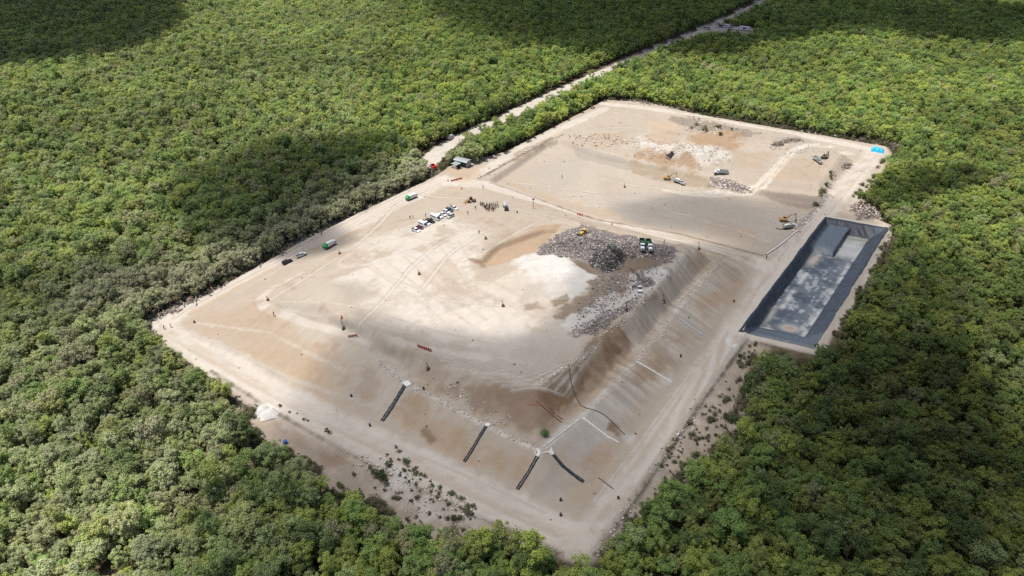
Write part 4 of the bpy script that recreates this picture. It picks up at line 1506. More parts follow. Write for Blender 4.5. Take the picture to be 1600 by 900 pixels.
put("truck", "pale grey truck on the forest road beyond the hut", "truck", van, 704, 217, 10, -5, None, 0.0, M_SILVER, 6.4, 2.6)
put("parked_car", "black sport utility car parked under the trees right of the hut", "car", suv, 762, 241.5, 12, -3.5, None, 0.0, M_BLACK)
put("pickup_truck", "dark grey pickup parked under the trees right of the hut", "pickup truck", pickup, 771, 241, 12, 1.5, None, 0.0, M_DGREY)
for (x, y, dx, dy, pm, bf, lb, nm, ct) in (
        (1121, 38, 6, -1, M_WHITE, suv, "white car parked alone at the left of the far forest lay-by", "parked_car", "car"),
        (1127, 42, 5, 1.5, M_DGREY, suv, "dark grey car at the left of the group parked in the far lay-by", "parked_car", "car"),
        (1131, 43, 5, 1.5, M_WHITE, sedan, "white saloon second from left in the group parked in the far lay-by", "parked_car", "car"),
        (1137, 43.5, 6, 1.5, M_WHITE, van, "white van amid the group parked in the far forest lay-by", "parked_van", "van"),
        (1142, 46, 6, 1.5, M_SILVER, suv, "silver car at the right end of the group in the far lay-by", "parked_car", "car"),
        (1104, 46, 9, 2, M_SILVER, van, "pale van on the near side of the far forest lay-by", "parked_van", "van")):
    put(nm, lb, ct, bf, x, y, dx, dy, None, 0.0, pm)

def caravan(root):
    part_prism(root, "body", M_WHITE, [(-4, .6), (4, .6), (4, 2.9), (3.8, 3.1), (-3.8, 3.1), (-4, 2.9)], -1.25, 1.25, .03, .06)
    part_box(root, "window", M_GLASS, (0, -1.26, 1.9), (2.4, .06, 1.0), 0)
    for x in (-.6, .6):
        for y in (-1.0, 1.0):
            wheel(root, x, y, .38, .26)
put("site_trailer", "white site trailer with a dark window in the far forest clearing", "trailer", caravan, 1163, 48, 10, 1)

# ------------------------------------------------------------------ hut of two roofs
def frame_from(A, B, Cc, z):
    a, b, c = P(*A, z), P(*B, z), P(*Cc, z)
    u = b - a
    w = u.length
    u.normalize()
    n = Vector((-u.y, u.x, 0))
    d = max(2.5, (c - b).dot(n))
    o = (a + b) / 2 + n * d / 2
    return o, math.atan2(u.y, u.x), w, d

o_, rz_, w_, d_ = frame_from((708.7, 249.3), (728.7, 254.2), (736, 249.4), 2.9)
hut = empty("site_hut", "larger grey block hut with curved zinc roof at the forest tip", "hut")
hut.location = (o_.x, o_.y, Hpt(o_.x, o_.y))
hut.rotation_euler = (0, 0, rz_)
hw, hd = w_ / 2, d_ / 2
for nm, c, s, m in (("side_wall", (-hw + .2, 0, 1.3), (.18, d_ - .6, 2.6), M_WALL), ("side_wall", (hw - .3, 0, 1.3), (.18, d_ - .6, 2.6), M_WALL),
                    ("back_wall", (0, hd - .3, 1.3), (w_ - .9, .18, 2.6), M_WALL), ("front_wall", (.3 * hw, -hd + .35, 1.3), (1.1 * hw, .16, 2.6), M_DARKIN)):
    part_box(hut, nm, m, c, s, .01)
b = MB()
prof = []
for i in range(9):
    y = -1 + 2 * i / 8
    prof.append((y, 2.75 + .55 * (1 - y * y)))
n = len(prof)
vs = [(x, y * (hd + .25), z + dz) for dz in (0, .09) for x in (-hw - .2, hw + .2) for (y, z) in prof]
fs = []
for i in range(n - 1):
    fs += [(i, i + 1, n + i + 1, n + i), (2 * n + i, 3 * n + i, 3 * n + i + 1, 2 * n + i + 1), (i, 2 * n + i, 2 * n + i + 1, i + 1), (n + i, n + i + 1, 3 * n + i + 1, 3 * n + i)]
fs += [(0, n, 3 * n, 2 * n), (n - 1, 3 * n - 1, 4 * n - 1, 2 * n - 1)]
b.add(vs, fs)
b.build("roof", M_ZINC, hut)
o_, rz_, w_, d_ = frame_from((705, 255.4), (713.3, 258.2), (720, 255.4), 2.3)
sh = empty("guard_shelter", "small open shelter with flat zinc roof in front of the larger hut", "shelter")
sh.location = (o_.x, o_.y, Hpt(o_.x, o_.y))
sh.rotation_euler = (0, 0, rz_)
part_box(sh, "roof", M_ZINC, (0, 0, 2.32), (w_ + .2, d_ + .2, .1), 0, rx=.05)
part_box(sh, "back_wall", M_DARKIN, (0, d_ / 2 - .2, 1.1), (w_ - .3, .14, 2.2), 0)
part_box(sh, "counter", M_WALL, (0, -d_ / 2 + .3, .5), (w_ - .5, .2, 1.0), 0)
for sx in (-1, 1):
    for sy in (-1, 1):
        part_box(sh, "post", M_WALL, (sx * (w_ / 2 - .15), sy * (d_ / 2 - .12), 1.12), (.16, .16, 2.24), 0)

# ------------------------------------------------------------------ drains, pipes, cable
def channel(name, pts_px, w, mat_, label, cat, depth=.14, lift=.03, group=None, curb=None):
    ctr = []
    g = [G(*p) for p in pts_px]
    for i in range(len(g) - 1):
        k = max(2, int((g[i + 1] - g[i]).length / .6))
        ctr += [g[i].lerp(g[i + 1], j / k) for j in range(k)]
    ctr.append(g[-1])
    V, F = [], []
    prof = [(-.62, .0), (-.5, .16), (-.34, .02), (-.2, -.02), (.2, -.02), (.34, .02), (.5, .16), (.62, .0)]
    m = len(prof)
    for i, p in enumerate(ctr):
        a, c_ = ctr[max(i - 1, 0)], ctr[min(i + 1, len(ctr) - 1)]
        t = Vector((c_.x - a.x, c_.y - a.y, 0)).normalized()
        nrm = Vector((-t.y, t.x, 0))
        wob = 1 + .10 * math.sin(i * 1.7) + .06 * math.sin(i * .6)
        for (u, h) in prof:
            q = p + nrm * (u * w * wob)
            V.append((q.x, q.y, Hpt(q.x, q.y) + lift + h * depth / .18 + .04 * (i % 2)))
    for i in range(len(ctr) - 1):
        for j in range(m - 1):
            F.append((i * m + j, i * m + j + 1, (i + 1) * m + j + 1, (i + 1) * m + j))
    b = MB()
    b.add(V, F)
    o = b.build(name, mat_)
    sol = o.modifiers.new("thickness", 'SOLIDIFY')
    sol.thickness = .05
    tag(o, label, cat, group)
    return o

channel("drain_chute", [(634, 601), (616, 630), (597, 658)], 0.9, M_HDPE, "black lined chute down the slope, leftmost of the black chutes", "drain chute")
channel("drain_chute", [(761, 665), (743, 694), (725, 722)], 0.62, M_HDPE, "black lined chute down the slope, second from the left", "drain chute")
channel("drain_chute", [(841, 711), (826, 738), (808, 765)], 0.62, M_HDPE, "black chute running left down from the white forked inlet", "drain chute")
channel("drain_chute", [(864, 710), (879, 728), (896, 742), (912, 753)], 0.62, M_HDPE, "black chute running right down from the white forked inlet", "drain chute")
channel("drain_chute", [(909, 653), (930, 668), (950, 683), (967, 692)], .36, M_CONC, "white drain chute on the right slope, nearer the corner", "drain chute", .18)
channel("drain_chute", [(994, 565), (1022, 581), (1050, 598)], .36, M_CONC, "white drain chute on the right slope, middle of the side", "drain chute", .18)
channel("drain_chute", [(1060, 497), (1078, 510), (1098, 524)], .6, M_GREYP, "thin grey drain chute on the right slope, farthest from the corner", "drain chute", .15)

def slab(name, outline, mat_, label, cat, h=.28):
    pts = [G(*p) for p in outline]
    n = len(pts)
    b = MB()
    b.add([(p.x, p.y, p.z + h) for p in pts] + [(p.x, p.y, p.z - .6) for p in pts],
          [tuple(range(n)), tuple(reversed(range(n, 2 * n)))] + [((i + 1) % n, i, n + i, n + (i + 1) % n) for i in range(n)])
    return tag(b.build(name, mat_), label, cat)

slab("concrete_inlet", [(838, 701), (845, 706), (858, 705), (862, 700), (864, 706), (866, 711), (862, 712), (857, 708), (845, 709), (842, 715), (837, 713), (840, 708)], M_CONC, "white forked concrete inlet at the corner of the bench above two black chutes", "drain inlet")
slab("concrete_inlet", [(628, 598), (638, 596), (643, 601), (637, 605), (633, 604)], M_CONC, "small white concrete inlet at the top of the leftmost black chute", "drain inlet")
slab("concrete_inlet", [(757, 663), (762, 661), (767, 664), (764, 668), (759, 667)], M_CONC, "tiny white concrete inlet at the top of the second black chute", "drain inlet")

def hose(name, pts_px, r, m, label, cat, sag=0.0):
    g = [G(*p) for p in pts_px]
    pts = []
    for i in range(len(g) - 1):
        k = max(2, int((g[i + 1] - g[i]).length / .8))
        for j in range(k):
            q = g[i].lerp(g[i + 1], j / k)
            pts.append(q)
    pts.append(g[-1])
    xy = np.array([(p.x, p.y) for p in pts])
    for _ in range(8):
        xy[1:-1] = .25 * xy[:-2] + .5 * xy[1:-1] + .25 * xy[2:]
    pts = [Vector((x, y, Hpt(x, y) + r)) for x, y in xy]
    cu = bpy.data.curves.new(name, 'CURVE')
    cu.dimensions = '3D'
    cu.bevel_depth = r
    cu.bevel_resolution = 1
    sp = cu.splines.new('POLY')
    sp.points.add(len(pts) - 1)
    for p, q in zip(sp.points, pts):
        p.co = (q.x, q.y, q.z, 1)
    cu.materials.append(m)
    o = bpy.data.objects.new(name, cu)
    C.objects.link(o)
    dg = bpy.context.evaluated_depsgraph_get()
    me = bpy.data.meshes.new_from_object(o.evaluated_get(dg))
    bpy.data.objects.remove(o)
    o = bpy.data.objects.new(name, me)
    C.objects.link(o)
    return tag(o, label, cat)

hose("hose", [(889, 570), (890, 590), (896, 612), (904, 630), (914, 640), (926, 641), (937, 642), (950, 653), (976, 680)], .10, M_PIPE, "long black hose snaking down the brown slope from the plateau edge", "hose")
hose("pipe", [(838, 627), (856, 643), (877, 660)], .13, M_RUST, "longer rusty pipe lying on the brown slope", "pipe")
hose("pipe", [(858, 638), (866, 646)], .12, M_RUST, "short rusty pipe lying beside the upper end of the longer one", "pipe")
hose("pipe", [(870, 649), (879, 656)], .12, M_RUST, "short rusty pipe lying beside the lower end of the longer one", "pipe")
hose("pipe", [(826, 633), (842, 633)], .08, M_ORANGEP, "short orange pipe across the slope above the rusty ones", "pipe")
hose("pipe", [(935, 747), (946, 755), (959, 765)], .10, M_PIPE, "thin dark pipe lying between the right black chute and the road", "pipe")
hose("pipe", [(848, 700), (880, 676), (907, 655)], .13, M_CONC, "pale pipe along the bench from the forked inlet to the white chute", "pipe")
hose("pipe", [(1196, 399), (1220, 383), (1246, 361)], .28, M_CONC, "pale pipe along the right edge of the open cell", "pipe")
hose("pipe", [(1212, 357), (1222, 361), (1229, 356)], .16, M_PIPE, "bent dark pipe in the cell beside the grey dump truck", "pipe")

# ------------------------------------------------------------------ gas vents, barriers, drums, cones
def vent(px, py, label, hp=3.2, lean=.12):
    root = empty("gas_vent", label, "gas vent", "gas vents on the fill")
    b = MB()
    b.cyl((0, 0, -.3), (0, 0, .8), .62, .52, 10)
    b.build("drum", M_RUST if hp < 3 else M_STEEL, root)
    b = MB()
    b.cyl((0, 0, .7), (lean * hp, .05, hp), .12, .10, 8)
    b.cyl((lean * hp, .05, hp), (lean * hp + .45, .05, hp + .1), .10, .10, 8)
    b.build("pipe", M_STEEL, root)
    root.scale = (.85,) * 3
    stand(root, px, py, rz=random.random() * .6 + 2.6)

for (x, y, l, h) in ((419, 470, "gas vent with stub pipe at the upper left corner of the fill", 1.8), (537, 514, "tall gas vent behind the short red barrier on the left slope", 3.4),
                     (669, 577, "gas vent with twin post on the shaded slope below the long red barrier", 2.6), (786, 479, "gas vent on the pale sand hump in the middle of the plateau", 2.2),
                     (655, 429, "small gas vent on the pale plateau left of centre", 1.6), (759, 374, "small gas vent left of the brown cut by the waste heap", 1.5),
                     (531, 397, "gas vent beside the left road near the lower garbage truck", 1.8), (976, 293, "gas vent in the open cell left of the excavator", 2.4),
                     (1092, 390, "tall gas vent at the upper right corner of the fill", 3.2), (1037, 471, "gas vent on the right slope above the bench", 2.8),
                     (979, 486, "gas vent with dark drum on the litter at the plateau edge", 3.0), (663, 347, "low gas vent by the left end of the parked row", 1.2)):
    vent(x, y, l, h)

def orange_post(px, py, label):
    root = empty("marker_post", label, "marker post")
    b = MB()
    b.cyl((0, 0, -.2), (0, 0, 4.2), .13, .11, 8)
    b.build("pole", M_ORANGEP, root)
    b = MB()
    b.box((0, -.05, 4.1), (.9, .08, .6))
    b.build("sign_board", M_RUST, root)
    stand(root, px, py, rz=0)
orange_post(833, 326, "tall orange marker post beside the haul road right of the crowd")

def barrier(pts_px, label, n=5):
    a, c_ = G(*pts_px[0]), G(*pts_px[1])
    L = (c_ - a).length
    root = empty("barrier", label, "barrier")
    root.location = ((a.x + c_.x) / 2, (a.y + c_.y) / 2, (a.z + c_.z) / 2)
    root.rotation_euler = (0, -math.asin((c_.z - a.z) / L), math.atan2(c_.y - a.y, c_.x - a.x))
    for i in range(n):
        part_box(root, "post", M_RUST, (-L / 2 + L * i / (n - 1), 0, .55), (.14, .14, 1.3), 0)
    for i in range(n - 1):
        part_box(root, "panel", M_ORANGEP, (-L / 2 + L * (i + .5) / (n - 1), 0, .62), (L / (n - 1) - .2, .07, .65), 0)
    return root
barrier([(545, 528.5), (558, 526.5)], "short red plastic barrier on the left slope below the tall gas vent", 5)
barrier([(653, 543), (674, 550.5)], "long red plastic barrier on the slope beside the plateau track", 7)
barrier([(705, 284.5), (722, 280.5)], "red orange barrier at the junction below the hut", 5)
barrier([(902, 336), (910, 338.5)], "short red barrier on the haul road behind the waste heap", 3)

def cone(px, py, label):
    b = MB()
    b.box((0, 0, .05), (.7, .7, .1))
    b.cyl((0, 0, .1), (0, 0, 1.1), .30, .06, 10)
    o = b.build("traffic_cone", M_ORANGEP)
    tag(o, label, "traffic cone")
    stand(o, px, py, rz=.3)
for (x, y, l) in ((534, 497, "red cone behind the tall vent above the short barrier"), (721.5, 296, "red cone on the sand below the junction barrier"),
                  (956, 351, "red cone beside the haul road behind the waste heap"), (683, 257, "red cone beside the red truck at the forest tip"),
                  (700, 283, "red cone at the left end of the junction barrier")):
    cone(x, y, l)

def drum(px, py, label, m=M_PIPE, r=.27, h=.75):
    b = MB()
    b.cyl((0, 0, 0), (0, 0, h), r, r, 12)
    b.cyl((0, 0, h), (0, 0, h + .06), r * .9, r * .85, 12)
    o = b.build("barrel", m, bevel=.02)
    tag(o, label, "barrel")
    stand(o, px, py, rz=0)
for (x, y, l) in ((304, 504.5, "dark barrel on the pale ground in the left road corner"), (1146.5, 472, "black barrel on the right slope near the pond"),
                  (1063.5, 557.5, "black barrel low on the right slope by a gully"), (965.8, 779.5, "black barrel beside the road near the bottom corner"),
                  (876, 782.5, "dark barrel on the flat below the right black chute"), (876, 806, "dark barrel near the bottom road corner"),
                  (549, 620, "black barrel on the shaded slope left of the leftmost chute"), (662, 609, "black barrel on the shaded slope right of the leftmost chute"),
                  (578, 666, "black barrel at the slope foot below the leftmost chute"), (893, 182, "dark barrel at the forest edge of the upper level"),
                  (692, 267, "dark barrel in the junction beside the red truck"), (808, 333, "black barrel on the sand right of the tanker")):
    drum(x, y, l)

def tarp():
    r = np.random.default_rng(5)
    n, m = 15, 9
    V = []
    for j in range(m):
        for i in range(n):
            u, v = i / (n - 1) * 2 - 1, j / (m - 1) * 2 - 1
            e = min(1, (1 - abs(u)) * 2.6, (1 - abs(v)) * 2.6)
            V.append((u * 3.0 + r.normal() * .08, v * 1.9 + r.normal() * .08, .06 + 1.7 * max(e, 0) ** .6 + r.normal() * .14 - .3 * (u > .2)))
    F = grid_faces(m, n)
    b = MB()
    b.add(V, [tuple(f) for f in F])
    o = b.build("tarpaulin", M_BLUE)
    tag(o, "bright blue tarpaulin over a heap at the far right corner of the works", "tarpaulin")
    stand(o, 1371, 236.5, 12, 2)
tarp()
part = MB()
part.cyl((0, 0, 0), (0, 0, .9), .5, .5, 14)
part.cyl((0, 0, .9), (0, 0, 1.1), .5, .2, 14)
wt = part.build("water_tank", M_BLUEB)
tag(wt, "small blue water tank behind the dark tree by the front clearing", "water tank")
stand(wt, 446, 693, rz=0)

def gravel(px, py, rx, ry, h, label):
    n = 22
    V = []
    for j in range(n):
        for i in range(n):
            u, v = i / (n - 1) * 2 - 1, j / (n - 1) * 2 - 1
            r = math.hypot(u, v)
            V.append((u * rx, v * ry, -.15 + h * max(0, 1 - r) ** .8 * (1 + .25 * math.sin(u * 7 + v * 3)) + .12 * random.random()))
    b = MB()
    b.add(V, [tuple(f) for f in grid_faces(n, n)])
    o = b.build("gravel_pile", mat("white_gravel", (.47, .455, .43), .95, var=.15, scale=4, bump=.4))
    tag(o, label, "gravel pile")
    stand(o, px, py, rz=.4)
gravel(413, 641, 2.6, 2.2, 1.3, "left of two white gravel piles beside the front road")
gravel(424, 645, 2.9, 2.3, 1.2, "right of two white gravel piles beside the front road")

# ------------------------------------------------------------------ people: one continuous skinned body each
def person_mesh(name, pose, mats):
    J = {'pelvis': (0, 0, .95), 'waist': (0.01, 0, 1.12), 'chest': (0.02, 0, 1.34), 'neck': (0.02, 0, 1.50), 'head': (0.04, 0, 1.60), 'crown_': (0.04, 0, 1.74)}
    Rr = {'pelvis': .15, 'waist': .135, 'chest': .155, 'neck': .06, 'head': .095, 'crown_': .075}
    E = [('pelvis', 'waist'), ('waist', 'chest'), ('chest', 'neck'), ('neck', 'head'), ('head', 'crown_')]
    for sg, sd_ in ((1, 'l'), (-1, 'r')):
        st = pose.get('stride', 0) * sg
        J['hip' + sd_] = (0, sg * .10, .90); Rr['hip' + sd_] = .105
        J['knee' + sd_] = (st * .5 + .02, sg * .11, .50); Rr['knee' + sd_] = .068
        J['ankle' + sd_] = (st, sg * .11, .09); Rr['ankle' + sd_] = .05
        J['toe' + sd_] = (st + .17, sg * .12, .045); Rr['toe' + sd_] = .045
        J['shoulder' + sd_] = (0.02, sg * .19, 1.42); Rr['shoulder' + sd_] = .075
        if pose.get('raise') == sg:
            J['elbow' + sd_] = (.22, sg * .30, 1.30); J['wrist' + sd_] = (.34, sg * .18, 1.52)
        else:
            J['elbow' + sd_] = (-.03 - st * .4, sg * .25, 1.14); J['wrist' + sd_] = (.07 - st * .6, sg * .26, .90)
        Rr['elbow' + sd_] = .048; Rr['wrist' + sd_] = .038
        E += [('pelvis', 'hip' + sd_), ('hip' + sd_, 'knee' + sd_), ('knee' + sd_, 'ankle' + sd_), ('ankle' + sd_, 'toe' + sd_), ('chest', 'shoulder' + sd_), ('shoulder' + sd_, 'elbow' + sd_), ('elbow' + sd_, 'wrist' + sd_)]
    names = list(J)
    me = bpy.data.meshes.new(name)
    me.from_pydata([J[k] for k in names], [(names.index(a), names.index(b_)) for a, b_ in E], [])
    o = bpy.data.objects.new(name, me)
    C.objects.link(o)
    md = o.modifiers.new("skin", 'SKIN')
    for i, k in enumerate(names):
        sv = me.skin_vertices[0].data[i]
        sv.radius = (Rr[k], Rr[k])
        sv.use_root = (k == 'pelvis')
    ss = o.modifiers.new("sub", 'SUBSURF')
    ss.levels = ss.render_levels = 1
    dg = bpy.context.evaluated_depsgraph_get()
    out = bpy.data.meshes.new_from_object(o.evaluated_get(dg))
    bpy.data.objects.remove(o)
    out.name = name
    out.materials.clear()
    for m in mats:
        out.materials.append(m)
    for p in out.polygons:
        z, x = p.center.z, p.center.x
        p.material_index = 3 if z > 1.66 or (z > 1.56 and x < 0) else 2 if z > 1.50 or (z < 1.02 and abs(p.center.y) > .225) else 1 if z > .93 else 0
        p.use_smooth = True
    return out

CLOTH = {}
def cloth(nm, c):
    if nm not in CLOTH:
        CLOTH[nm] = mat(nm, c, .9, var=.1)
    return CLOTH[nm]
outfits = [("white shirt and dark trousers", cloth("white_cotton", (.62, .62, .60)), cloth("dark_denim", (.03, .035, .06))),
           ("black shirt and dark trousers", cloth("black_cotton", (.02, .02, .022)), cloth("dark_denim", (.03, .035, .06))),
           ("dark purple shirt and grey trousers", cloth("purple_cotton", (.10, .055, .09)), cloth("grey_cotton", (.10, .10, .10))),
           ("beige shirt and brown trousers", cloth("beige_cotton", (.40, .33, .25)), cloth("brown_cotton", (.09, .06, .04))),
           ("orange vest and dark trousers", cloth("orange_vest", (.65, .16, .04)), cloth("dark_denim", (.03, .035, .06)))]
poses = [{}, {'stride': .22}, {'raise': 1}, {'stride': -.18}]
BODIES = {}
def body(oi, pi):
    if (oi, pi) not in BODIES:
        BODIES[(oi, pi)] = person_mesh("person", poses[pi], [outfits[oi][2], outfits[oi][1], M_SKIN, M_HAIR])
    return BODIES[(oi, pi)]

def person(px, py, oi, pi, label, rz=None, group=None):
    o = bpy.data.objects.new("person", body(oi, pi))
    C.objects.link(o)
    tag(o, label, "person", group)
    stand(o, px, py, rz=random.random() * 6.28 if rz is None else rz)
    return o

for (x, y, oi, pi, l) in ((743, 327.5, 1, 1, "person in dark clothes walking on the sand below the wheel loader"), (731, 335.5, 3, 0, "person in beige standing on the sand below and left of the loader"),
                          (665.5, 339.5, 1, 0, "person in dark clothes standing behind the black parked pickup"), (641, 343, 1, 1, "person left of two walking behind the parked row"),
                          (645.5, 342, 3, 3, "person right of two walking behind the parked row"), (754.7, 295.5, 1, 0, "person in black standing alone on the haul road above the loader"),
                          (748.5, 366, 1, 0, "person in dark clothes standing alone on the plateau below the crowd"), (1037.5, 381, 1, 0, "person in black standing right of the two green box trucks"),
                          (988, 453, 1, 1, "person in dark clothes standing left of the lone pickup on the litter"), (428.5, 494.5, 2, 1, "person in purple walking at the left corner of the fill"),
                          (257.5, 515.5, 1, 0, "person in dark clothes standing in the far left road corner"), (267.5, 512, 0, 0, "person in white standing in the far left road corner"),
                          (1197, 405, 4, 1, "person in an orange vest walking where the haul road meets the right road"), (878, 279, 1, 0, "person in black standing in the open cell"),
                          (736, 318.5, 0, 0, "person in a white shirt standing against the wheel loader"), (741, 317.5, 4, 0, "person in an orange vest beside the rear of the loader")):
    person(x, y, oi, pi, l)

random.seed(21)
crowd = []
lab_c = {0: "person in white shirt", 1: "person in black shirt", 2: "person in dark purple shirt", 3: "person in beige shirt", 4: "person in orange vest"}
tries = 0
while len(crowd) < 40 and tries < 4000:
    tries += 1
    x = random.uniform(750, 778.5)
    t = (x - 750) / 28.5
    top = 318.8 + 3.4 * min(t / .6, 1) - 1.5 * max(0, (t - .7) / .3)
    bot = 321.5 + 9.5 * min(1, t / .42) * (1 if t < .72 else max(.25, 1 - (t - .72) / .28 * .9))
    y = random.uniform(top, max(bot, top + .5))
    g = G(x, y)
    if all((g.x - q[0]) ** 2 + (g.y - q[1]) ** 2 > .62 ** 2 for q in crowd):
        crowd.append((g.x, g.y))
        oi = random.choice([1, 1, 2, 2, 2, 3, 0, 1, 4 if random.random() < .3 else 2])
        pz = math.atan2(318 - 0, 10)
        person(x, y, oi, random.choice([0, 0, 1, 2, 3]), lab_c[oi] + " standing in the dense crowd between loader and tanker",
               group=lab_c[oi].replace("person", "people") + "s in the crowd")

# ------------------------------------------------------------------ shrubs on the clearings
def shrub_mesh(seed):
    r = np.random.default_rng(seed)
    V, F, L = [], [], []
    bl = [(r.normal() * .35, r.normal() * .35, .45 + r.random() * .45, .35 + r.random() * .3) for _ in range(7)]
    for (bx, by, bz, br) in bl:
        for _ in range(46):
            d = r.normal(size=3)
            d /= np.linalg.norm(d)
            if d[2] < -.5:
                d[2] *= -1
            c = np.array((bx, by, bz)) + d * br * (.5 + .7 * r.random())
            c[2] = max(c[2], .06)
            nrm = d * .7 + np.array((0, 0, .5)) + r.normal(size=3) * .4
            nrm /= np.linalg.norm(nrm)
            t = np.cross(nrm, r.normal(size=3))
            t /= np.linalg.norm(t) + 1e-9
            b_ = np.cross(nrm, t)
            s = .07 + .08 * r.random()
            k = len(V)
            V += [c - t * s, c - b_ * s * .7, c + t * s, c + b_ * s * .7]
            F.append((k, k + 1, k + 2, k + 3))
            L += [.2 + .8 * r.random()] * 4
    me = bpy.data.meshes.new("foliage")
    me.from_pydata([tuple(v) for v in V], [], F)
    a = me.attributes.new("leaf", 'FLOAT', 'POINT')
    a.data.foreach_set("value", np.array(L, np.float32))
    me.materials.append(M_LEAF)
    sm_ = MB()
    for (bx, by, bz, br) in bl[:4]:
        sm_.cyl((0, 0, -.15), (bx, by, bz), .03, .012, 4, caps=False)
    return me, sm_

SHRUBS = [shrub_mesh(300 + i) for i in range(4)]
STEMS = []
for me, sm_ in SHRUBS:
    t_ = bpy.data.meshes.new("stems")
    t_.from_pydata(sm_.v, [], sm_.f)
    t_.materials.append(M_BARK)
    STEMS.append(t_)
shrub_src = {}
def shrub(x, y, s, k, tint, label, group):
    root = empty("shrub", label, "shrub", group)
    root.location = (x, y, Hpt(x, y))
    root.rotation_euler = (0, 0, random.random() * 6.28)
    root.scale = (s, s, s * .9)
    f_ = bpy.data.objects.new("foliage", SHRUBS[k][0])
    f_["tint"] = tint
    t_ = bpy.data.objects.new("stems", STEMS[k])
    for o in (f_, t_):
        C.objects.link(o)
        o.parent = root
    shrub_src.setdefault(k, (f_,))

zones = [
    (poly([(575, 730), (620, 700), (690, 765), (770, 812), (730, 822), (640, 800), (585, 765)], -.8), 75, "low dark green shrub on the stony clearing before the front road", "shrubs on the front clearing"),
    (poly([(1040, 700), (1090, 645), (1150, 600), (1168, 625), (1140, 680), (1090, 725), (1010, 785)], -.8), 85, "low dark green shrub on the clearing between right road and forest", "shrubs on the right clearing"),
    (poly([(505, 668), (530, 690), (470, 660), (440, 645), (425, 628), (445, 640)], -.8), 8, "small shrub on the bank of the front road near the gravel piles", "shrubs on the front road bank"),
    (poly([(1338, 310), (1390, 255), (1380, 250), (1345, 290), (1325, 312)], 0), 16, "leafy shrub along the right road between road and forest", "shrubs along the right road"),
    (poly([(1275, 325), (1300, 285), (1308, 272), (1303, 268), (1290, 285), (1270, 320)], 0), 9, "bush along the right rim of the open cell", "bushes along the cell rim"),
    (poly([(1070, 190), (1130, 195), (1150, 215), (1120, 218), (1075, 202)], 2), 9, "yellowish bush on the upper quarried ground below the back road", "bushes on the upper quarried ground"),
]
random.seed(33)
for zi, (pg, n, lb, gr) in enumerate(zones):
    lo, hi = pg.min(0), pg.max(0)
    c_ = 0
    tr_ = 0
    while c_ < n and tr_ < 5000:
        tr_ += 1
        x, y = random.uniform(lo[0], hi[0]), random.uniform(lo[1], hi[1])
        if sdist(np.array([x]), np.array([y]), pg)[0] < 0:
            continue
        s = random.uniform(.28, .7) if zi < 3 else random.uniform(.9, 1.7)
        if zi in (0, 1) and random.random() < .1:
            s = random.uniform(.8, 1.2)
        q = random.uniform(.7, 1.3)
        tn = [.125 * q, .135 * q, .065 * q] if zi != 5 else [.14 * q, .12 * q, .05 * q]
        shrub(x, y, s, random.randrange(4), tn, lb, gr)
        c_ += 1
x_, y_ = P(599, 746, -.8)[:2]
shrub(x_, y_, 2.1, 1, [.05, .075, .03], "largest round dark shrub on the front clearing", None)
q_ = G(853, 681)
shrub(q_.x, q_.y, 1.2, 2, [.08, .17, .04], "bright green bush alone on the slope above the forked inlet", None)

# low growth that nobody could count: clearings' weeds and the ragged foot of the forest
def undergrowth():
    X = RNG.uniform(-150, 190, 60000)
    Y = RNG.uniform(70, 430, 60000)
    cl = np.maximum(sdist(X, Y, FRONT_CLEAR), sdist(X, Y, RIGHT_CLEAR))
    d = np.full(X.size, 1e9)
    inside = np.zeros(X.size, bool)
    for pg in NOFOREST:
        q = sdist(X, Y, pg)
        d = np.minimum(d, np.abs(q))
        inside |= q > 0
    ds = sdist(X, Y, SITE)
    nz = fbm(X, Y, 6, 3, 90)
    edge = (d < 6.0 + 5 * nz) & (ds < -1.6)
    weeds = (cl > 0) & (nz > .06) & (ds < -2.2) & (RNG.random(X.size) < .28)
    edge &= (cl < -1) | (d < 3 + 3 * nz)
    k = (edge & (RNG.random(X.size) < .85)) | weeds
    k &= (sdist(X, Y, PIT) < -2.2) & (line_dist(X, Y, [(q.x, q.y) for q in ACCESS]) > 5.5) & (sdist(X, Y, BANK_PILE) < 0)
    X, Y, e = X[k], Y[k], edge[k]
    n = X.size
    S = np.where(e, .45 + .9 * RNG.random(n), .25 + .4 * RNG.random(n))
    pal = np.array([(.13, .14, .06), (.17, .15, .10), (.08, .11, .035), (.15, .13, .085)])
    T = pal[RNG.integers(0, 4, n)] * RNG.uniform(.7, 1.25, n)[:, None]
    Z = np.array([Hpt(x, y) for x, y in zip(X, Y)])
    o = scatter_object("undergrowth", X, Y, Z, RNG.random(n) * 6.28, S, RNG.integers(0, 4, n), T, shrub_src, [M_LEAF])
    tag(o, "low weeds and brush along the forest foot and on the clearings", "undergrowth", kind="stuff")
undergrowth()

# ------------------------------------------------------------------ loose bits that nobody could count
CUBE = np.array([(-1, -1, -1), (1, -1, -1), (1, 1, -1), (-1, 1, -1), (-1, -1, 1), (1, -1, 1), (1, 1, 1), (-1, 1, 1)], float)
CF = np.array([(3, 2, 1, 0), (4, 5, 6, 7), (0, 1, 5, 4), (1, 2, 6, 5), (2, 3, 7, 6), (3, 0, 4, 7)])

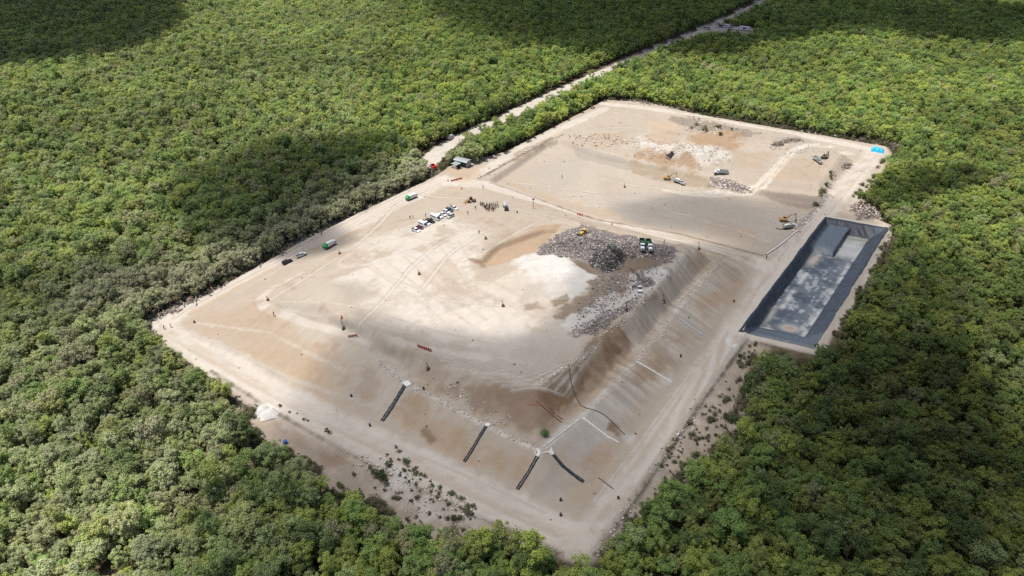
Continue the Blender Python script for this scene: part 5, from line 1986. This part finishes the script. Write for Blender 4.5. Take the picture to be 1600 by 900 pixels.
def bits(name, X, Y, size, flat, colours, m, label, cat, lift=.3, jitter=.25, long=1.0):
    n = X.size
    Z = np.array([Hpt(x, y) for x, y in zip(X, Y)])
    V = np.repeat(CUBE[None], n, 0) * (1 + RNG.uniform(-jitter, jitter, (n, 8, 3)))
    s = size[:, None] * np.stack([RNG.uniform(.7, 1.3, n) * long, RNG.uniform(.6, 1.2, n), RNG.uniform(.5, 1.1, n) * flat], 1) / 2
    V = V * s[:, None, :]
    a = RNG.random(n) * 6.283
    b_ = RNG.normal(size=n) * .45
    ca, sa, cb, sb = np.cos(a), np.sin(a), np.cos(b_), np.sin(b_)
    x = V[..., 0] * cb[:, None] + V[..., 2] * sb[:, None]
    z = -V[..., 0] * sb[:, None] + V[..., 2] * cb[:, None]
    y = V[..., 1]
    W = np.stack([x * ca[:, None] - y * sa[:, None] + X[:, None], x * sa[:, None] + y * ca[:, None] + Y[:, None], z + (Z + size * lift * flat)[:, None]], -1)
    F = (CF[None] + (np.arange(n) * 8)[:, None, None]).reshape(-1, 4)
    col = np.repeat(colours, 8, 0)
    o = big_mesh(name, W.reshape(-1, 3), F, m, col, smooth=False)
    return tag(o, label, cat, kind="stuff")

def in_poly(pg, n):
    lo, hi = pg.min(0), pg.max(0)
    X = RNG.uniform(lo[0], hi[0], n * 3)
    Y = RNG.uniform(lo[1], hi[1], n * 3)
    k = sdist(X, Y, pg) + 1.5 * fbm(X, Y, 4, 2, 91) > 0
    return X[k][:n], Y[k][:n]

wp = np.array([(.40, .38, .36), (.25, .23, .22), (.12, .11, .105), (.05, .05, .05), (.36, .30, .25), (.22, .17, .14), (.22, .13, .12), (.16, .17, .20), (.50, .48, .45), (.28, .23, .225), (.24, .205, .19), (.31, .27, .25), (.19, .16, .145), (.22, .18, .15)])
parts_xy = []
for pg, n in ((gpoly([(838, 396), (870, 368), (908, 352), (955, 364), (1000, 376), (1050, 388), (1050, 410), (1010, 404), (960, 400), (925, 408), (880, 402)]), 22000),
              (gpoly([(905, 400), (960, 392), (978, 404), (965, 422), (945, 430), (925, 418)]), 1500),
              (gpoly([(925, 425), (1000, 425), (1060, 400), (1075, 392), (1040, 440), (1000, 470), (960, 490), (890, 522), (905, 490), (950, 455)]), 700),
              (gpoly([(935, 495), (1000, 465), (1030, 440), (1085, 392), (1060, 425), (1010, 470), (960, 505)]), 500)):
    parts_xy.append(in_poly(pg, n))
for pts, n in (([(892, 520), (940, 490), (985, 470), (1002, 458), (985, 488), (930, 524)], 1800), ([(935, 430), (1000, 425), (1005, 445), (950, 480), (900, 500)], 900), ([(1000, 436), (1015, 433), (1024, 441), (1008, 449)], 250)):
    parts_xy.append(in_poly(gpoly(pts), n))
WX = np.concatenate([p[0] for p in parts_xy])
WY = np.concatenate([p[1] for p in parts_xy])
bags = sdist(WX, WY, BAGS) + 5 * fbm(WX, WY, 5, 3, 92) > 0
ci = RNG.integers(0, len(wp), WX.size)
ci = np.where(bags & (RNG.random(WX.size) < .75), 3, ci)
WS = .15 + .42 * RNG.random(WX.size) ** 2.2
WS = np.where(bags, WS * 1.4, WS)
bits("waste", WX, WY, WS, .28, wp[ci] * RNG.uniform(.5, .95, WX.size)[:, None], M_BITS, "grey mixed household waste covering the heap and littering the plateau", "waste")

rx, ry, rs, rc = [], [], [], []
rock = np.array([(.56, .51, .45), (.64, .60, .55), (.50, .41, .33), (.36, .28, .225)])
def rocks_poly(pts, n, lo, hi):
    x, y = in_poly(gpoly(pts), n)
    rx.append(x); ry.append(y)
    rs.append(lo + (hi - lo) * RNG.random(x.size) ** 2.5)
    rc.append(rock[RNG.integers(0, 4, x.size)])
def rocks_line(pts, n, w, lo, hi):
    g = [G(*p) for p in pts]
    seg = RNG.integers(0, len(g) - 1, n)
    t = RNG.random(n)
    A = np.array([(p.x, p.y) for p in g])
    q = A[seg] * (1 - t)[:, None] + A[seg + 1] * t[:, None] + RNG.normal(size=(n, 2)) * w
    rx.append(q[:, 0]); ry.append(q[:, 1])
    rs.append(lo + (hi - lo) * RNG.random(n) ** 2.5)
    rc.append(rock[RNG.integers(0, 3, n)])
rocks_poly([(985, 215), (1040, 222), (1090, 225), (1140, 240), (1150, 255), (1095, 268), (1020, 255), (990, 235)], 650, .12, .6)
rocks_poly([(1060, 180), (1150, 198), (1190, 210), (1150, 220), (1070, 205)], 260, .2, .8)
rocks_poly([(880, 215), (960, 210), (1000, 225), (960, 235), (900, 228)], 260, .2, .9)
rocks_poly([(1112, 276), (1150, 285), (1180, 298), (1150, 302), (1108, 292)], 600, .2, .8)
rocks_poly([(1325, 322), (1350, 316), (1378, 328), (1380, 346), (1338, 344)], 500, .2, .8)
rocks_poly([(1200, 225), (1300, 232), (1330, 250), (1290, 270), (1210, 250)], 220, .15, .7)
rocks_poly([(600, 735), (640, 735), (760, 815), (640, 805)], 260, .1, .36)
rocks_poly([(1040, 700), (1150, 600), (1168, 560), (1165, 640), (1020, 780)], 260, .1, .4)
rocks_line([(590, 562), (640, 602), (700, 633), (760, 666), (845, 706)], 420, .55, .1, .42)
rocks_line([(848, 700), (908, 652), (985, 575)], 130, .45, .1, .35)
rocks_line([(985, 575), (1050, 495), (1125, 410)], 330, .8, .1, .42)
rocks_line([(690, 600), (740, 632), (790, 660)], 130, 1.4, .1, .45)
rocks_line([(845, 600), (890, 568), (962, 508), (1000, 470)], 330, .8, .1, .42)
rocks_line([(560, 715), (640, 755), (740, 805)], 200, 1.2, .15, .6)
rocks_line([(1100, 622), (1004, 768), (930, 868)], 200, 1.0, .15, .5)
rocks_line([(1240, 368), (1262, 340), (1295, 305)], 220, .9, .2, .9)
rocks_line([(750, 278), (800, 250), (862, 216)], 140, .9, .15, .8)
rocks_line([(945, 154), (1100, 180), (1250, 205), (1385, 227)], 260, 1.0, .2, .8)
rocks_line([(330, 453), (480, 369), (560, 330)], 220, 1.2, .2, .9)
x, y = in_poly(SITE, 700)
k = sdist(x, y, PIT) < -1
rx.append(x[k]); ry.append(y[k]); rs.append(.12 + .4 * RNG.random(k.sum()) ** 4); rc.append(rock[RNG.integers(2, 4, k.sum())] * .7)
RX, RY, RS, RC = np.concatenate(rx), np.concatenate(ry), np.concatenate(rs), np.concatenate(rc)
k = sdist(RX, RY, PIT) < -.5
RX, RY, RS, RC = RX[k], RY[k], RS[k], RC[k]
bits("rubble", RX, RY, RS, .75, RC * RNG.uniform(.75, 1.2, RX.size)[:, None] * .8, M_ROCK, "broken pale limestone lying about the works", "rubble")

bx, by = [], []
def brush_line(pts, n, w):
    g = [G(*p) for p in pts]
    A = np.array([(p.x, p.y) for p in g])
    seg = RNG.integers(0, len(g) - 1, n)
    t = RNG.random(n)
    q = A[seg] * (1 - t)[:, None] + A[seg + 1] * t[:, None] + RNG.normal(size=(n, 2)) * w
    bx.append(q[:, 0]); by.append(q[:, 1])
brush_line([(235, 499), (330, 451), (480, 366), (560, 327), (680, 268)], 1700, 1.6)
brush_line([(950, 153), (1100, 177), (1250, 201), (1385, 224), (1400, 232)], 1300, 1.5)
brush_line([(1210, 227), (1232, 221), (1250, 219)], 160, 1.2)
brush_line([(1318, 264), (1326, 256)], 60, .8)
brush_line([(1060, 748), (1084, 748)], 60, .7)
brush_line([(1385, 225), (1408, 228)], 160, 2.0)
BX, BY = np.concatenate(bx), np.concatenate(by)
bits("brushwood", BX, BY, .16 + .14 * RNG.random(BX.size), .8, (np.array((.24, .205, .17)) * RNG.uniform(.55, 1.4, BX.size)[:, None]), M_ROCK, "grey cleared branches heaped along the forest edge and on the works", "brushwood", lift=1.6, long=10.0)
